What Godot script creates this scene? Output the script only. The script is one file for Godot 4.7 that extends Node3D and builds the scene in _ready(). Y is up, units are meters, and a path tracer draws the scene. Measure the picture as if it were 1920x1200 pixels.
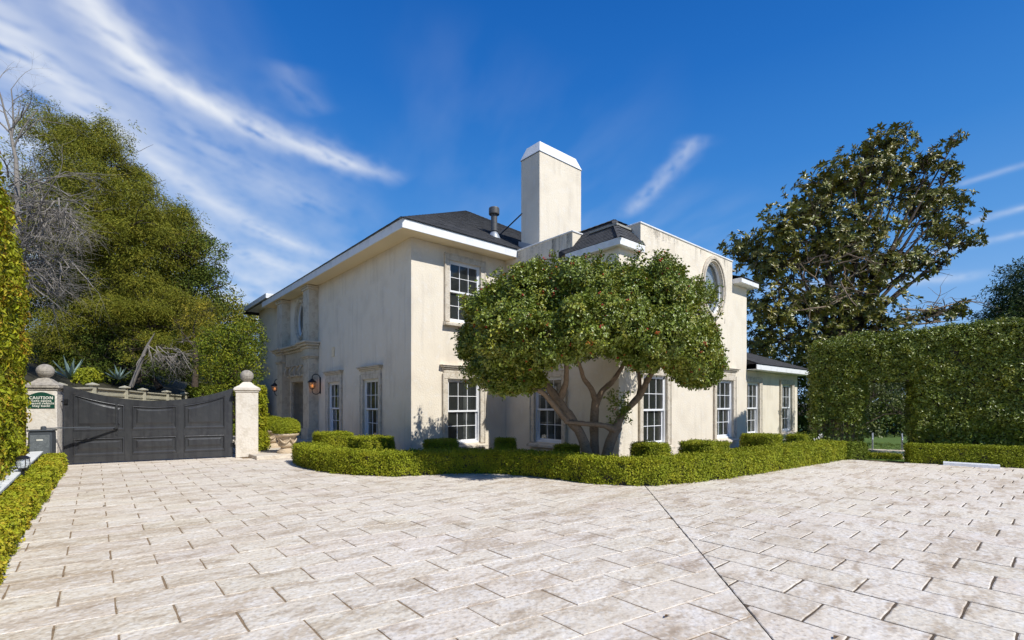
extends Node3D
# A cream stucco house behind a paved forecourt. House frame: x runs along the sunlit front, -z along the shaded entrance front, origin at the near corner.
const F := 902.0          # focal length in pixels of the 1920 x 1200 photograph
const HX := 960.0
const HY := 756.0         # horizon row
const EYE := 1.5
const TH := 0.714892      # turn of the house
const CORNER := Vector3(-2.745, 0, -13.1)
var rng := RandomNumberGenerator.new()
var M := {}
var noise3 := FastNoiseLite.new()

# ---------------------------------------------------------------- helpers
func at(px: float, py: float, d: float) -> Vector3:
	return Vector3((px - HX) / F * d, EYE + (HY - py) / F * d, -d)
func ground_at(px: float, py: float) -> Vector3:
	var d := EYE * F / (py - HY)
	return Vector3((px - HX) / F * d, 0, -d)
func hw(p: Vector3) -> Vector3:      # house frame to world
	return CORNER + Vector3(cos(TH), 0, -sin(TH)) * p.x + Vector3(0, p.y, 0) + Vector3(sin(TH), 0, cos(TH)) * p.z
func hl(p: Vector3) -> Vector3:      # world to house frame
	var q := p - CORNER
	return Vector3(q.x * cos(TH) - q.z * sin(TH), q.y, q.x * sin(TH) + q.z * cos(TH))
func rf(a: float, b: float) -> float:
	return rng.randf_range(a, b)
func lin(r: float, g: float, b: float) -> Color:   # real-world base colour, given linear, for albedo_color
	return Color(r, g, b).linear_to_srgb()

class MB:
	var v := PackedVector3Array()
	var n := PackedVector3Array()
	var c := PackedColorArray()
	var uv := PackedVector2Array()
	var col := Color(1, 1, 1)
	var T := Transform3D()
	var planar := false
	func tri(a: Vector3, b: Vector3, d: Vector3) -> void:   # counter-clockwise seen from outside
		var A := T * a
		var B := T * b
		var D := T * d
		var nn := (B - A).cross(D - A)
		if nn.length_squared() < 1e-16:
			return
		nn = nn.normalized()
		v.append(A); v.append(D); v.append(B)
		for k in 3:
			n.append(nn)
			c.append(col)
		if planar:
			uv.append(Vector2(A.x, A.z)); uv.append(Vector2(D.x, D.z)); uv.append(Vector2(B.x, B.z))
		else:
			uv.append(Vector2.ZERO); uv.append(Vector2.ZERO); uv.append(Vector2.ZERO)
	func trin(a: Vector3, b: Vector3, d: Vector3, na: Vector3, nb: Vector3, nd: Vector3) -> void:
		v.append(T * a); v.append(T * d); v.append(T * b)
		n.append((T.basis * na).normalized()); n.append((T.basis * nd).normalized()); n.append((T.basis * nb).normalized())
		for k in 3:
			c.append(col)
			uv.append(Vector2.ZERO)
	func quad(a: Vector3, b: Vector3, d: Vector3, e: Vector3) -> void:
		tri(a, b, d)
		tri(a, d, e)
	func box(lo: Vector3, hi: Vector3) -> void:
		var p := [Vector3(lo.x, lo.y, hi.z), Vector3(hi.x, lo.y, hi.z), Vector3(hi.x, hi.y, hi.z), Vector3(lo.x, hi.y, hi.z), Vector3(lo.x, lo.y, lo.z), Vector3(hi.x, lo.y, lo.z), Vector3(hi.x, hi.y, lo.z), Vector3(lo.x, hi.y, lo.z)]
		quad(p[0], p[1], p[2], p[3]); quad(p[5], p[4], p[7], p[6]); quad(p[1], p[5], p[6], p[2])
		quad(p[4], p[0], p[3], p[7]); quad(p[3], p[2], p[6], p[7]); quad(p[4], p[5], p[1], p[0])
	func bevel(lo: Vector3, hi: Vector3, b: float) -> void:   # box with chamfered edges
		var cc := (lo + hi) * 0.5
		var h := (hi - lo) * 0.5
		b = min(b, min(h.x, min(h.y, h.z)) * 0.9)
		for s in [-1.0, 1.0]:
			_f(cc, h, b, 0, s); _f(cc, h, b, 1, s); _f(cc, h, b, 2, s)
		for s in [-1.0, 1.0]:
			for t in [-1.0, 1.0]:
				_e(cc, h, b, 0, 1, 2, s, t); _e(cc, h, b, 1, 2, 0, s, t); _e(cc, h, b, 2, 0, 1, s, t)
		for s in [-1.0, 1.0]:
			for t in [-1.0, 1.0]:
				for u in [-1.0, 1.0]:
					var a := cc + Vector3(s * h.x, t * (h.y - b), u * (h.z - b))
					var d := cc + Vector3(s * (h.x - b), t * h.y, u * (h.z - b))
					var e := cc + Vector3(s * (h.x - b), t * (h.y - b), u * h.z)
					if s * t * u > 0: tri(a, d, e)
					else: tri(a, e, d)
	func _f(cc: Vector3, h: Vector3, b: float, ax: int, s: float) -> void:
		var i := (ax + 1) % 3
		var j := (ax + 2) % 3
		var q := []
		for k in [[-1, -1], [1, -1], [1, 1], [-1, 1]]:
			var p := cc
			p[ax] += s * h[ax]
			p[i] += k[0] * (h[i] - b)
			p[j] += k[1] * (h[j] - b)
			q.append(p)
		if s > 0: quad(q[0], q[1], q[2], q[3])
		else: quad(q[3], q[2], q[1], q[0])
	func _e(cc: Vector3, h: Vector3, b: float, i: int, j: int, k: int, s: float, t: float) -> void:
		var q := []
		for w in [[0, -1], [1, -1], [1, 1], [0, 1]]:
			var p := cc
			p[i] += s * (h[i] - (b if w[0] == 1 else 0.0))
			p[j] += t * (h[j] - (b if w[0] == 0 else 0.0))
			p[k] += w[1] * (h[k] - b)
			q.append(p)
		if s * t > 0: quad(q[0], q[1], q[2], q[3])
		else: quad(q[3], q[2], q[1], q[0])
	func prism(poly: PackedVector2Array, y0: float, y1: float, bottom := false) -> void:   # plan polygon (x, z) raised between two heights
		var area := 0.0
		for k in poly.size():
			area += poly[k].cross(poly[(k + 1) % poly.size()])
		var pp := poly.duplicate()
		if area > 0: pp.reverse()
		var idx := Geometry2D.triangulate_polygon(pp)
		for k in range(0, idx.size(), 3):
			var a := pp[idx[k]]
			var b := pp[idx[k + 1]]
			var d := pp[idx[k + 2]]
			if (b - a).cross(d - a) > 0:
				var t := b
				b = d
				d = t
			tri(Vector3(a.x, y1, a.y), Vector3(b.x, y1, b.y), Vector3(d.x, y1, d.y))
			if bottom: tri(Vector3(a.x, y0, a.y), Vector3(d.x, y0, d.y), Vector3(b.x, y0, b.y))
		for k in pp.size():
			var a := pp[k]
			var b := pp[(k + 1) % pp.size()]
			quad(Vector3(a.x, y0, a.y), Vector3(b.x, y0, b.y), Vector3(b.x, y1, b.y), Vector3(a.x, y1, a.y))
	func tube(path: Array, radii: Array, sides := 8, caps := true) -> void:
		var rings := []
		var ref := Vector3.UP
		if path.size() > 1 and abs((path[1] - path[0]).normalized().y) > 0.9: ref = Vector3.RIGHT
		for k in path.size():
			var d: Vector3 = (path[min(k + 1, path.size() - 1)] - path[max(k - 1, 0)]).normalized()
			var x := ref.cross(d).normalized()
			if x.length_squared() < 0.5: x = Vector3.RIGHT.cross(d).normalized()
			var y := d.cross(x).normalized()
			ref = y
			var ring := []
			for s in sides:
				var a := TAU * s / sides
				ring.append([x * cos(a) + y * sin(a), path[k] + (x * cos(a) + y * sin(a)) * radii[k]])
			rings.append(ring)
		for k in path.size() - 1:
			for s in sides:
				var a = rings[k][s]
				var b = rings[k][(s + 1) % sides]
				var d = rings[k + 1][(s + 1) % sides]
				var e = rings[k + 1][s]
				trin(a[1], b[1], d[1], a[0], b[0], d[0])
				trin(a[1], d[1], e[1], a[0], d[0], e[0])
		if caps:
			for s in sides:
				tri(path[0], rings[0][(s + 1) % sides][1], rings[0][s][1])
				var l := path.size() - 1
				tri(path[l], rings[l][s][1], rings[l][(s + 1) % sides][1])
	func lathe(prof: Array, sides := 28, o := Vector3.ZERO) -> void:   # profile of (radius, height), bottom to top
		for k in prof.size() - 1:
			var p: Vector2 = prof[k]
			var q: Vector2 = prof[k + 1]
			var t := (q - p).normalized()
			for s in sides:
				var a := TAU * s / sides
				var b := TAU * (s + 1) / sides
				var ra := Vector3(cos(a), 0, -sin(a))
				var rb := Vector3(cos(b), 0, -sin(b))
				var na := ra * t.y - Vector3.UP * t.x
				var nb := rb * t.y - Vector3.UP * t.x
				if p.x > 1e-5: trin(o + ra * p.x + Vector3.UP * p.y, o + rb * p.x + Vector3.UP * p.y, o + rb * q.x + Vector3.UP * q.y, na, nb, nb)
				if q.x > 1e-5: trin(o + ra * p.x + Vector3.UP * p.y, o + rb * q.x + Vector3.UP * q.y, o + ra * q.x + Vector3.UP * q.y, na, nb, na)
	func ball(o: Vector3, r: float, sides := 24) -> void:
		var prof := []
		for k in 13:
			var a := -PI / 2 + PI * k / 12
			prof.append(Vector2(max(0.0, cos(a) * r), sin(a) * r))
		lathe(prof, sides, o)
	func mesh() -> ArrayMesh:
		var arr := []
		arr.resize(Mesh.ARRAY_MAX)
		arr[Mesh.ARRAY_VERTEX] = v
		arr[Mesh.ARRAY_NORMAL] = n
		arr[Mesh.ARRAY_COLOR] = c
		arr[Mesh.ARRAY_TEX_UV] = uv
		var m := ArrayMesh.new()
		m.add_surface_from_arrays(Mesh.PRIMITIVE_TRIANGLES, arr)
		return m

func obj(called: String, shape, mat: Material, parent: Node = self) -> MeshInstance3D:
	var o := MeshInstance3D.new()
	o.name = called
	o.mesh = shape.mesh() if shape is MB else shape
	o.material_override = mat
	parent.add_child(o, true)
	return o
var used := {}
func numbered(called: String) -> String:
	if not used.has(called):
		used[called] = 0
		return called
	used[called] += 1
	return "%s_%03d" % [called, used[called]]
func thing(called: String, label: String, category: String, where := Vector3.ZERO, turn := 0.0, group := "") -> Node3D:
	var o := Node3D.new()
	o.name = numbered(called)
	add_child(o)
	o.position = where
	o.rotation.y = turn
	tag(o, label, category, group)
	return o
func tag(o: Node, label: String, category: String, group := "") -> void:
	o.set_meta("label", label)
	o.set_meta("category", category)
	if group != "": o.set_meta("group", group)
func struct(called: String, shape, mat: Material) -> MeshInstance3D:
	var o := obj(called, shape, mat)
	o.set_meta("kind", "structure")
	return o
func mat(color: Color, rough := 0.8, metal := 0.0) -> StandardMaterial3D:
	var m := StandardMaterial3D.new()
	m.albedo_color = color
	m.roughness = rough
	m.metallic = metal
	return m

# ---------------------------------------------------------------- textures
var layer_cache := {}
func layer(size: int, freq: float, seed_: int, octaves := 4, sx := 1.0, sy := 1.0) -> PackedByteArray:
	var key := "%d %f %d %d %f %f" % [size, freq, seed_, octaves, sx, sy]
	if not layer_cache.has(key):
		var f := FastNoiseLite.new()
		f.noise_type = FastNoiseLite.TYPE_SIMPLEX_SMOOTH
		f.seed = seed_
		f.frequency = freq
		f.fractal_octaves = octaves
		var im := f.get_seamless_image(int(size * sx), int(size * sy))
		im.convert(Image.FORMAT_L8)
		if sx != 1.0 or sy != 1.0: im.resize(size, size, Image.INTERPOLATE_CUBIC)
		layer_cache[key] = im.get_data()
	return layer_cache[key]
func paint(size: int, base: Color, layers: Array) -> ImageTexture:   # layers: [data, low, high, colour, amount]
	# each layer is an image of its colour whose alpha comes from the noise; the engine blends them
	var im := Image.create(size, size, false, Image.FORMAT_RGBA8)
	im.fill(base)
	for l in layers:
		var lut := PackedByteArray()
		for k in 256: lut.append(int(clampf((k / 255.0 - l[1]) / (l[2] - l[1]), 0.0, 1.0) * l[4] * 255.0))
		var src: PackedByteArray = l[0]
		var flat := Image.create(size, size, false, Image.FORMAT_RGBA8)
		flat.fill(l[3])
		var out := flat.get_data()
		for k in src.size(): out[k * 4 + 3] = lut[src[k]]
		im.blend_rect(Image.create_from_data(size, size, false, Image.FORMAT_RGBA8, out), Rect2i(0, 0, size, size), Vector2i.ZERO)
	im.convert(Image.FORMAT_RGB8)
	return ImageTexture.create_from_image(im)
func bump(size: int, freq: float, seed_: int, strength: float, octaves := 4) -> ImageTexture:
	var f := FastNoiseLite.new()
	f.seed = seed_
	f.frequency = freq
	f.fractal_octaves = octaves
	var im := f.get_seamless_image(size, size)
	im.bump_map_to_normal_map(strength)
	return ImageTexture.create_from_image(im)
func triplanar(m: StandardMaterial3D, scale_: float, world := false) -> StandardMaterial3D:
	m.uv1_triplanar = true
	m.uv1_world_triplanar = world
	m.uv1_scale = Vector3.ONE * scale_
	return m
func stone_mat(base: Color, dark: Color, light: Color, seed_: int, scale_: float, rough := 0.9, nrm := 0.6) -> StandardMaterial3D:
	var m := mat(Color.WHITE, rough)
	var k := 300 + seed_ % 3 * 10
	m.albedo_texture = paint(256, base, [[layer(256, 0.012, k, 4), 0.5, 0.8, dark, 0.55], [layer(256, 0.05, k + 1, 4), 0.5, 0.85, light, 0.5], [layer(256, 0.2, k + 2, 2), 0.55, 0.9, dark, 0.3]])
	m.normal_enabled = true
	if not M.has("grain"): M.grain = bump(256, 0.06, 303, 4.0)
	m.normal_texture = M.grain
	m.normal_scale = nrm
	return triplanar(m, scale_)

func leaf_mat(back: Color, rough := 0.42) -> StandardMaterial3D:
	var m := mat(Color.WHITE, rough)
	m.vertex_color_use_as_albedo = true
	m.cull_mode = BaseMaterial3D.CULL_DISABLED
	m.backlight_enabled = true
	m.backlight = back
	return m

func materials() -> void:
	# stucco: cream, mottled, with faint downward runs
	var st := mat(Color.WHITE, 0.92)
	st.albedo_texture = paint(1024, Color(0.915, 0.87, 0.785), [
		[layer(1024, 0.003, 11, 4), 0.5, 0.85, Color(0.855, 0.805, 0.725), 0.55],
		[layer(1024, 0.008, 12, 5, 1.0, 0.12), 0.60, 0.90, Color(0.80, 0.755, 0.68), 0.38],
		[layer(1024, 0.012, 13, 5), 0.55, 0.85, Color(0.93, 0.905, 0.86), 0.5],
		[layer(1024, 0.15, 14, 2), 0.6, 0.95, Color(0.83, 0.79, 0.73), 0.25]])
	st.normal_enabled = true
	st.normal_texture = bump(512, 0.10, 15, 3.0, 3)
	st.normal_scale = 0.22
	M.stucco = triplanar(st, 0.28)
	M.trim = stone_mat(Color(0.83, 0.785, 0.715), Color(0.67, 0.61, 0.52), Color(0.90, 0.87, 0.81), 21, 0.9)
	M.limestone = stone_mat(Color(0.83, 0.785, 0.705), Color(0.71, 0.65, 0.56), Color(0.88, 0.84, 0.77), 31, 0.8)
	M.urn = stone_mat(Color(0.78, 0.70, 0.59), Color(0.58, 0.49, 0.38), Color(0.87, 0.82, 0.73), 41, 1.4)
	M.ballstone = stone_mat(Color(0.66, 0.63, 0.58), Color(0.40, 0.38, 0.35), Color(0.80, 0.78, 0.74), 51, 2.0)
	M.pillar = stone_mat(Color(0.875, 0.84, 0.785), Color(0.79, 0.745, 0.675), Color(0.91, 0.885, 0.845), 61, 0.8, 0.95, 0.3)
	M.white = mat(Color(0.93, 0.93, 0.93), 0.45)
	M.fascia = stone_mat(Color(0.93, 0.93, 0.925), Color(0.84, 0.84, 0.83), Color(0.96, 0.96, 0.96), 66, 0.7, 0.6, 0.1)
	M.soffit = mat(Color(0.93, 0.86, 0.72), 0.9)
	M.interior = mat(lin(0.34, 0.33, 0.29), 0.9)
	M.floorwood = mat(lin(0.12, 0.07, 0.04), 0.5)
	M.curtain = mat(lin(0.42, 0.43, 0.38), 0.9)
	M.glass = mat(Color(0.27, 0.285, 0.275, 0.42), 0.01)
	M.glass.transparency = BaseMaterial3D.TRANSPARENCY_ALPHA
	M.glass.metallic_specular = 0.9
	M.black = mat(lin(0.012, 0.012, 0.013), 0.4)
	M.door = mat(lin(0.012, 0.012, 0.014), 0.3)
	var sh := stone_mat(Color(0.30, 0.30, 0.305), Color(0.19, 0.19, 0.195), Color(0.44, 0.435, 0.43), 71, 1.6, 0.95, 1.2)
	sh.vertex_color_use_as_albedo = true
	M.shingle = sh
	M.flash = mat(lin(0.36, 0.39, 0.42), 0.45, 0.4)
	M.pipe = stone_mat(Color(0.33, 0.33, 0.33), Color(0.22, 0.22, 0.22), Color(0.5, 0.5, 0.5), 81, 3.0, 0.5, 0.4)
	# gate paint with faint upright brush grain
	var gt := mat(Color.WHITE, 0.33)
	gt.albedo_texture = paint(512, Color(0.235, 0.237, 0.245), [[layer(512, 0.02, 91, 4, 1.0, 0.08), 0.45, 0.8, Color(0.19, 0.19, 0.20), 0.7], [layer(512, 0.008, 92, 4), 0.55, 0.85, Color(0.285, 0.285, 0.29), 0.5]])
	gt.normal_enabled = true
	gt.normal_texture = bump(256, 0.03, 93, 2.0)
	gt.normal_scale = 0.25
	M.gate = triplanar(gt, 0.8)
	M.fence = stone_mat(Color(0.71, 0.69, 0.60), Color(0.63, 0.61, 0.52), Color(0.76, 0.74, 0.66), 95, 1.0, 0.8, 0.3)
	M.box = stone_mat(Color(0.42, 0.44, 0.45), Color(0.33, 0.35, 0.36), Color(0.55, 0.57, 0.57), 97, 2.0, 0.5, 0.2)
	M.boxframe = mat(lin(0.07, 0.08, 0.09), 0.45)
	M.sign = mat(lin(0.004, 0.055, 0.032), 0.45)
	M.letter = mat(lin(0.75, 0.72, 0.62), 0.6)
	# stamped paving: pale with brown weathering
	var pv := mat(Color.WHITE, 0.85)
	pv.albedo_texture = paint(1024, Color(0.88, 0.835, 0.765), [
		[layer(1024, 0.003, 101, 5, 0.5, 1.0), 0.50, 0.80, Color(0.80, 0.745, 0.67), 0.5],
		[layer(1024, 0.010, 102, 6, 0.5, 1.0), 0.57, 0.74, Color(0.67, 0.585, 0.485), 0.42],
		[layer(1024, 0.03, 103, 6, 0.35, 1.0), 0.60, 0.78, Color(0.62, 0.54, 0.45), 0.5],
		[layer(1024, 0.03, 104, 5, 0.6, 1.0), 0.56, 0.80, Color(0.91, 0.885, 0.85), 0.6],
		[layer(1024, 0.12, 105, 4), 0.57, 0.78, Color(0.62, 0.555, 0.475), 0.42],
		[layer(1024, 0.10, 106, 5), 0.56, 0.78, Color(0.94, 0.925, 0.90), 0.5]])
	pv.vertex_color_use_as_albedo = true
	pv.normal_enabled = true
	pv.normal_texture = bump(1024, 0.08, 107, 4.0, 4)
	pv.normal_scale = 0.28
	pv.uv1_scale = Vector3(0.16, 0.16, 0.16)
	M.paver = pv
	var jt := stone_mat(Color(0.57, 0.485, 0.38), Color(0.45, 0.375, 0.285), Color(0.65, 0.565, 0.46), 111, 1.5)
	M.joint = jt
	M.sand = stone_mat(Color(0.36, 0.30, 0.235), Color(0.26, 0.215, 0.165), Color(0.46, 0.39, 0.31), 112, 1.5)
	M.crack = mat(lin(0.035, 0.028, 0.02), 0.95)
	M.concrete = stone_mat(Color(0.83, 0.785, 0.72), Color(0.71, 0.65, 0.57), Color(0.88, 0.85, 0.80), 115, 0.5)
	M.soil = stone_mat(Color(0.36, 0.295, 0.225), Color(0.25, 0.20, 0.15), Color(0.46, 0.39, 0.31), 121, 1.2)
	M.lawn = stone_mat(Color(0.32, 0.42, 0.16), Color(0.22, 0.32, 0.10), Color(0.42, 0.50, 0.22), 125, 1.5)
	M.bark = stone_mat(Color(0.56, 0.475, 0.39), Color(0.36, 0.295, 0.235), Color(0.69, 0.61, 0.53), 131, 3.0, 0.9, 1.4)
	M.darkbark = stone_mat(Color(0.32, 0.27, 0.22), Color(0.19, 0.16, 0.13), Color(0.42, 0.37, 0.31), 135, 2.0, 0.9, 1.2)
	M.greytwig = mat(lin(0.27, 0.24, 0.205), 0.9)
	M.core = mat(lin(0.07, 0.062, 0.04), 1.0)
	M.leaf = leaf_mat(Color(0.2, 0.22, 0.07), 0.55)
	M.leaf.metallic_specular = 0.3
	M.gloss = leaf_mat(Color(0.15, 0.17, 0.06), 0.4)
	M.treeleaf = leaf_mat(Color(0.2, 0.22, 0.07), 0.6)
	M.treeleaf.metallic_specular = 0.3
	M.berry = mat(Color.WHITE, 0.35)
	M.berry.vertex_color_use_as_albedo = true
	M.water = mat(Color(0.10, 0.52, 0.55), 0.06)
	M.poolwall = mat(lin(0.25, 0.55, 0.55), 0.6)
	M.steel = mat(Color(0.82, 0.82, 0.82), 0.25, 0.6)
	M.agave = mat(lin(0.20, 0.28, 0.25), 0.6)
	M.hill = stone_mat(Color(0.20, 0.19, 0.12), Color(0.11, 0.11, 0.06), Color(0.28, 0.27, 0.16), 141, 0.6)

# ---------------------------------------------------------------- foliage
func leaf(mb: MB, base: Vector3, dir: Vector3, side: Vector3, up: Vector3, l: float, w: float) -> void:
	var tip := base + dir * l - up * l * 0.12
	var mid := base + dir * l * 0.5
	var a := mid + side * w * 0.5 + up * w * 0.16
	var b := mid - side * w * 0.5 + up * w * 0.16
	mb.tri(base, a, mid + Vector3.ZERO)
	mb.tri(mid, a, tip)
	mb.tri(base, mid, b)
	mb.tri(mid, tip, b)
func cluster(count: int, radius: float, l: float, w: float, out: float, seed_: int) -> ArrayMesh:   # spray of leaves round +Y
	var r := RandomNumberGenerator.new()
	r.seed = seed_
	var mb := MB.new()
	for k in count:
		var p := Vector3(r.randf_range(-1, 1), r.randf_range(-0.6, 0.6), r.randf_range(-1, 1)) * radius
		var u := (Vector3(r.randf_range(-1, 1), r.randf_range(-0.8, 1), r.randf_range(-1, 1)).normalized() * 0.9 + Vector3.UP * out).normalized()
		var d := u.cross(Vector3(r.randf_range(-1, 1), r.randf_range(-1, 1), r.randf_range(-1, 1))).normalized()
		var s := d.cross(u)
		var q := r.randf_range(0.75, 1.2)
		var g := r.randf_range(0.72, 1.28)
		mb.col = Color(g, g, g * r.randf_range(0.8, 1.1))
		leaf(mb, p, d, s, u, l * q, w * q)
	return mb.mesh()
func rosette(count: int, l: float, w: float, seed_: int) -> ArrayMesh:   # whorl of long leaves at a twig end
	var r := RandomNumberGenerator.new()
	r.seed = seed_
	var mb := MB.new()
	for k in count:
		var a := TAU * k / count * 2.6 + r.randf_range(-0.3, 0.3)
		var e := r.randf_range(-0.15, 0.95)
		var d := Vector3(cos(a) * cos(e), sin(e), sin(a) * cos(e))
		var s := d.cross(Vector3.UP).normalized().rotated(d, r.randf_range(-0.7, 0.7))
		var u := s.cross(d)
		var g := r.randf_range(0.7, 1.3)
		mb.col = Color(g, g, g)
		if r.randf() < 0.32: mb.col = Color(1.5 * g, 0.85 * g, 0.9 * g)    # rusty undersides
		leaf(mb, Vector3(0, r.randf_range(-0.05, 0.03), 0), d, s, u, l * r.randf_range(0.75, 1.15), w)
	return mb.mesh()
func spread(called: String, shape: Mesh, m: Material, pts: PackedVector3Array, nrm: PackedVector3Array, cols: Array, smin: float, smax: float, parent: Node, tilt := 0.5) -> MultiMeshInstance3D:
	var mm := MultiMesh.new()
	mm.transform_format = MultiMesh.TRANSFORM_3D
	mm.use_colors = true
	mm.mesh = shape
	mm.instance_count = pts.size()
	for k in pts.size():
		var y := (nrm[k] + Vector3(rf(-1, 1), rf(-1, 1), rf(-1, 1)) * tilt).normalized()
		var x := y.cross(Vector3(rf(-1, 1), rf(-1, 1), rf(-1, 1))).normalized()
		if x.length_squared() < 0.5: x = y.cross(Vector3(1, 0.1, 0)).normalized()
		var z := x.cross(y)
		var s := rf(smin, smax)
		mm.set_instance_transform(k, Transform3D(Basis(x * s, y * s, z * s), pts[k]))
		# patches of old and new growth follow a slow noise, plus chance from spray to spray
		var t := clampf(0.5 + noise3.get_noise_3dv(pts[k] * 90.0) * 0.9 + rf(-0.45, 0.45), 0.0, 0.999) * (cols.size() - 1)
		var i := int(t)
		var c: Color = cols[i].lerp(cols[i + 1], t - i)
		mm.set_instance_color(k, c * rf(0.8, 1.2))
	var o := MultiMeshInstance3D.new()
	o.name = called
	o.multimesh = mm
	o.material_override = m
	o.set_meta("kind", "stuff")
	parent.add_child(o, true)
	return o
func hedge(t: Node3D, poly: PackedVector2Array, tops: Array, density: float, shape: Mesh, m: Material, cols: Array, smin: float, smax: float, wob := 0.05, inset := 0.07, y0 := 0.03, open_below := -1.0) -> void:
	# poly in the thing's own x, z; tops: a height for each corner (or one for all)
	var pp := poly.duplicate()
	var th := []
	for k in poly.size(): th.append(float(tops[k % tops.size()]))
	var area := 0.0
	for k in pp.size(): area += pp[k].cross(pp[(k + 1) % pp.size()])
	if area > 0:
		pp.reverse()
		th.reverse()
	var pts := PackedVector3Array()
	var nrm := PackedVector3Array()
	for k in pp.size():
		var a := pp[k]
		var b := pp[(k + 1) % pp.size()]
		var ha: float = th[k]
		var hb: float = th[(k + 1) % pp.size()]
		var e := b - a
		var n := Vector3(-e.y, 0, e.x).normalized()
		var cnt := int(e.length() * (max(ha, hb) - y0) * density)
		for q in cnt:
			var s := rng.randf()
			var hh := lerpf(ha, hb, s)
			var y := rf(y0, hh)
			if open_below > 0 and y < open_below and rng.randf() < 0.75: continue
			var p := Vector3(lerpf(a.x, b.x, s), y, lerpf(a.y, b.y, s))
			# edges are softly rounded, faces uneven
			var edge := clampf(1.0 - (hh - y) / 0.12, 0.0, 1.0)
			p += n * (noise3.get_noise_3dv((p + t.position) * 60.0) * wob * 2.0 + rf(-wob, wob) - edge * edge * 0.07)
			pts.append(p)
			nrm.append((n + Vector3.UP * (0.35 + edge)).normalized())
	# top
	var idx := Geometry2D.triangulate_polygon(pp)
	for k in range(0, idx.size(), 3):
		var a := pp[idx[k]]
		var b := pp[idx[k + 1]]
		var d := pp[idx[k + 2]]
		var ar: float = abs((b - a).cross(d - a)) * 0.5
		for q in int(ar * density * 1.1):
			var u := rng.randf()
			var w := rng.randf()
			if u + w > 1.0:
				u = 1.0 - u
				w = 1.0 - w
			var p2 := a + (b - a) * u + (d - a) * w
			var y: float = th[idx[k]] + (th[idx[k + 1]] - th[idx[k]]) * u + (th[idx[k + 2]] - th[idx[k]]) * w
			var p := Vector3(p2.x, y, p2.y)
			p.y += noise3.get_noise_3dv((p + t.position) * 60.0) * wob * 1.6 + rf(-wob, wob * 0.7)
			pts.append(p)
			nrm.append(Vector3.UP)
	spread("foliage", shape, m, pts, nrm, cols, smin, smax, t)
	# solid twig-brown core, added to stop light passing through the hedge
	var core := MB.new()
	var ins := PackedVector2Array()
	var np := pp.size()
	for k in np:
		var e0 := (pp[k] - pp[(k - 1 + np) % np]).normalized()
		var e1 := (pp[(k + 1) % np] - pp[k]).normalized()
		var n2 := (Vector2(e0.y, -e0.x) + Vector2(e1.y, -e1.x)).normalized()
		ins.append(pp[k] + n2 * inset * 1.2)
	var yb: float = max(y0 - 0.03, open_below)
	var tri_ := Geometry2D.triangulate_polygon(ins)
	for k in range(0, tri_.size(), 3):
		var q := [tri_[k], tri_[k + 1], tri_[k + 2]]
		if (ins[q[1]] - ins[q[0]]).cross(ins[q[2]] - ins[q[0]]) > 0: q = [q[0], q[2], q[1]]
		var vv := []
		for j in q: vv.append(Vector3(ins[j].x, th[j] - inset, ins[j].y))
		core.tri(vv[0], vv[1], vv[2])
	for k in np:
		var j := (k + 1) % np
		core.quad(Vector3(ins[k].x, yb, ins[k].y), Vector3(ins[j].x, yb, ins[j].y), Vector3(ins[j].x, th[j] - inset, ins[j].y), Vector3(ins[k].x, th[k] - inset, ins[k].y))
	obj("light_block_core", core, M.core, t)
func clump(pts: PackedVector3Array, nrm: PackedVector3Array, o: Vector3, r: Vector3, count: int, rough := 0.25, shell := 0.45, low := -1.0) -> void:
	for k in count:
		var d := Vector3(rf(-1, 1), rf(-1, 1), rf(-1, 1))
		if d.length() > 1.0 or d.length() < 0.05: continue
		d = d.normalized()
		if d.y < low: continue
		var q := 1.0 - shell * pow(rng.randf(), 1.6)
		var p := o + Vector3(d.x * r.x, d.y * r.y, d.z * r.z) * q * (1.0 + noise3.get_noise_3dv((o + d * r.length()) * 40.0) * rough * 2.0)
		pts.append(p)
		nrm.append((d + Vector3.UP * 0.4).normalized())
func twigs(mb: MB, o: Vector3, d: Vector3, l: float, r: float, depth: int, bend := 0.45, kids := 3, droop := 0.0, tips = null, sides := 5) -> void:   # branching limb
	var path := [o]
	var rad := [r]
	var p := o
	var dd := d.normalized()
	for k in 4:
		dd = (dd + Vector3(rf(-1, 1), rf(-1, 1), rf(-1, 1)) * bend * 0.35 + Vector3.DOWN * droop).normalized()
		p += dd * l / 4.0
		path.append(p)
		rad.append(lerpf(r, r * 0.45, (k + 1) / 4.0))
	mb.tube(path, rad, sides if depth > 1 else 3, false)
	if depth <= 0:
		if tips != null: tips.append(p)
		return
	for k in kids:
		var i := rng.randi_range(1, 4)
		var nd := (dd + Vector3(rf(-1, 1), rf(-0.8, 1), rf(-1, 1)) * (0.6 + bend)).normalized()
		twigs(mb, path[i], nd, l * rf(0.5, 0.8), rad[i] * 0.62, depth - 1, bend, kids, droop, tips, sides)

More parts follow.
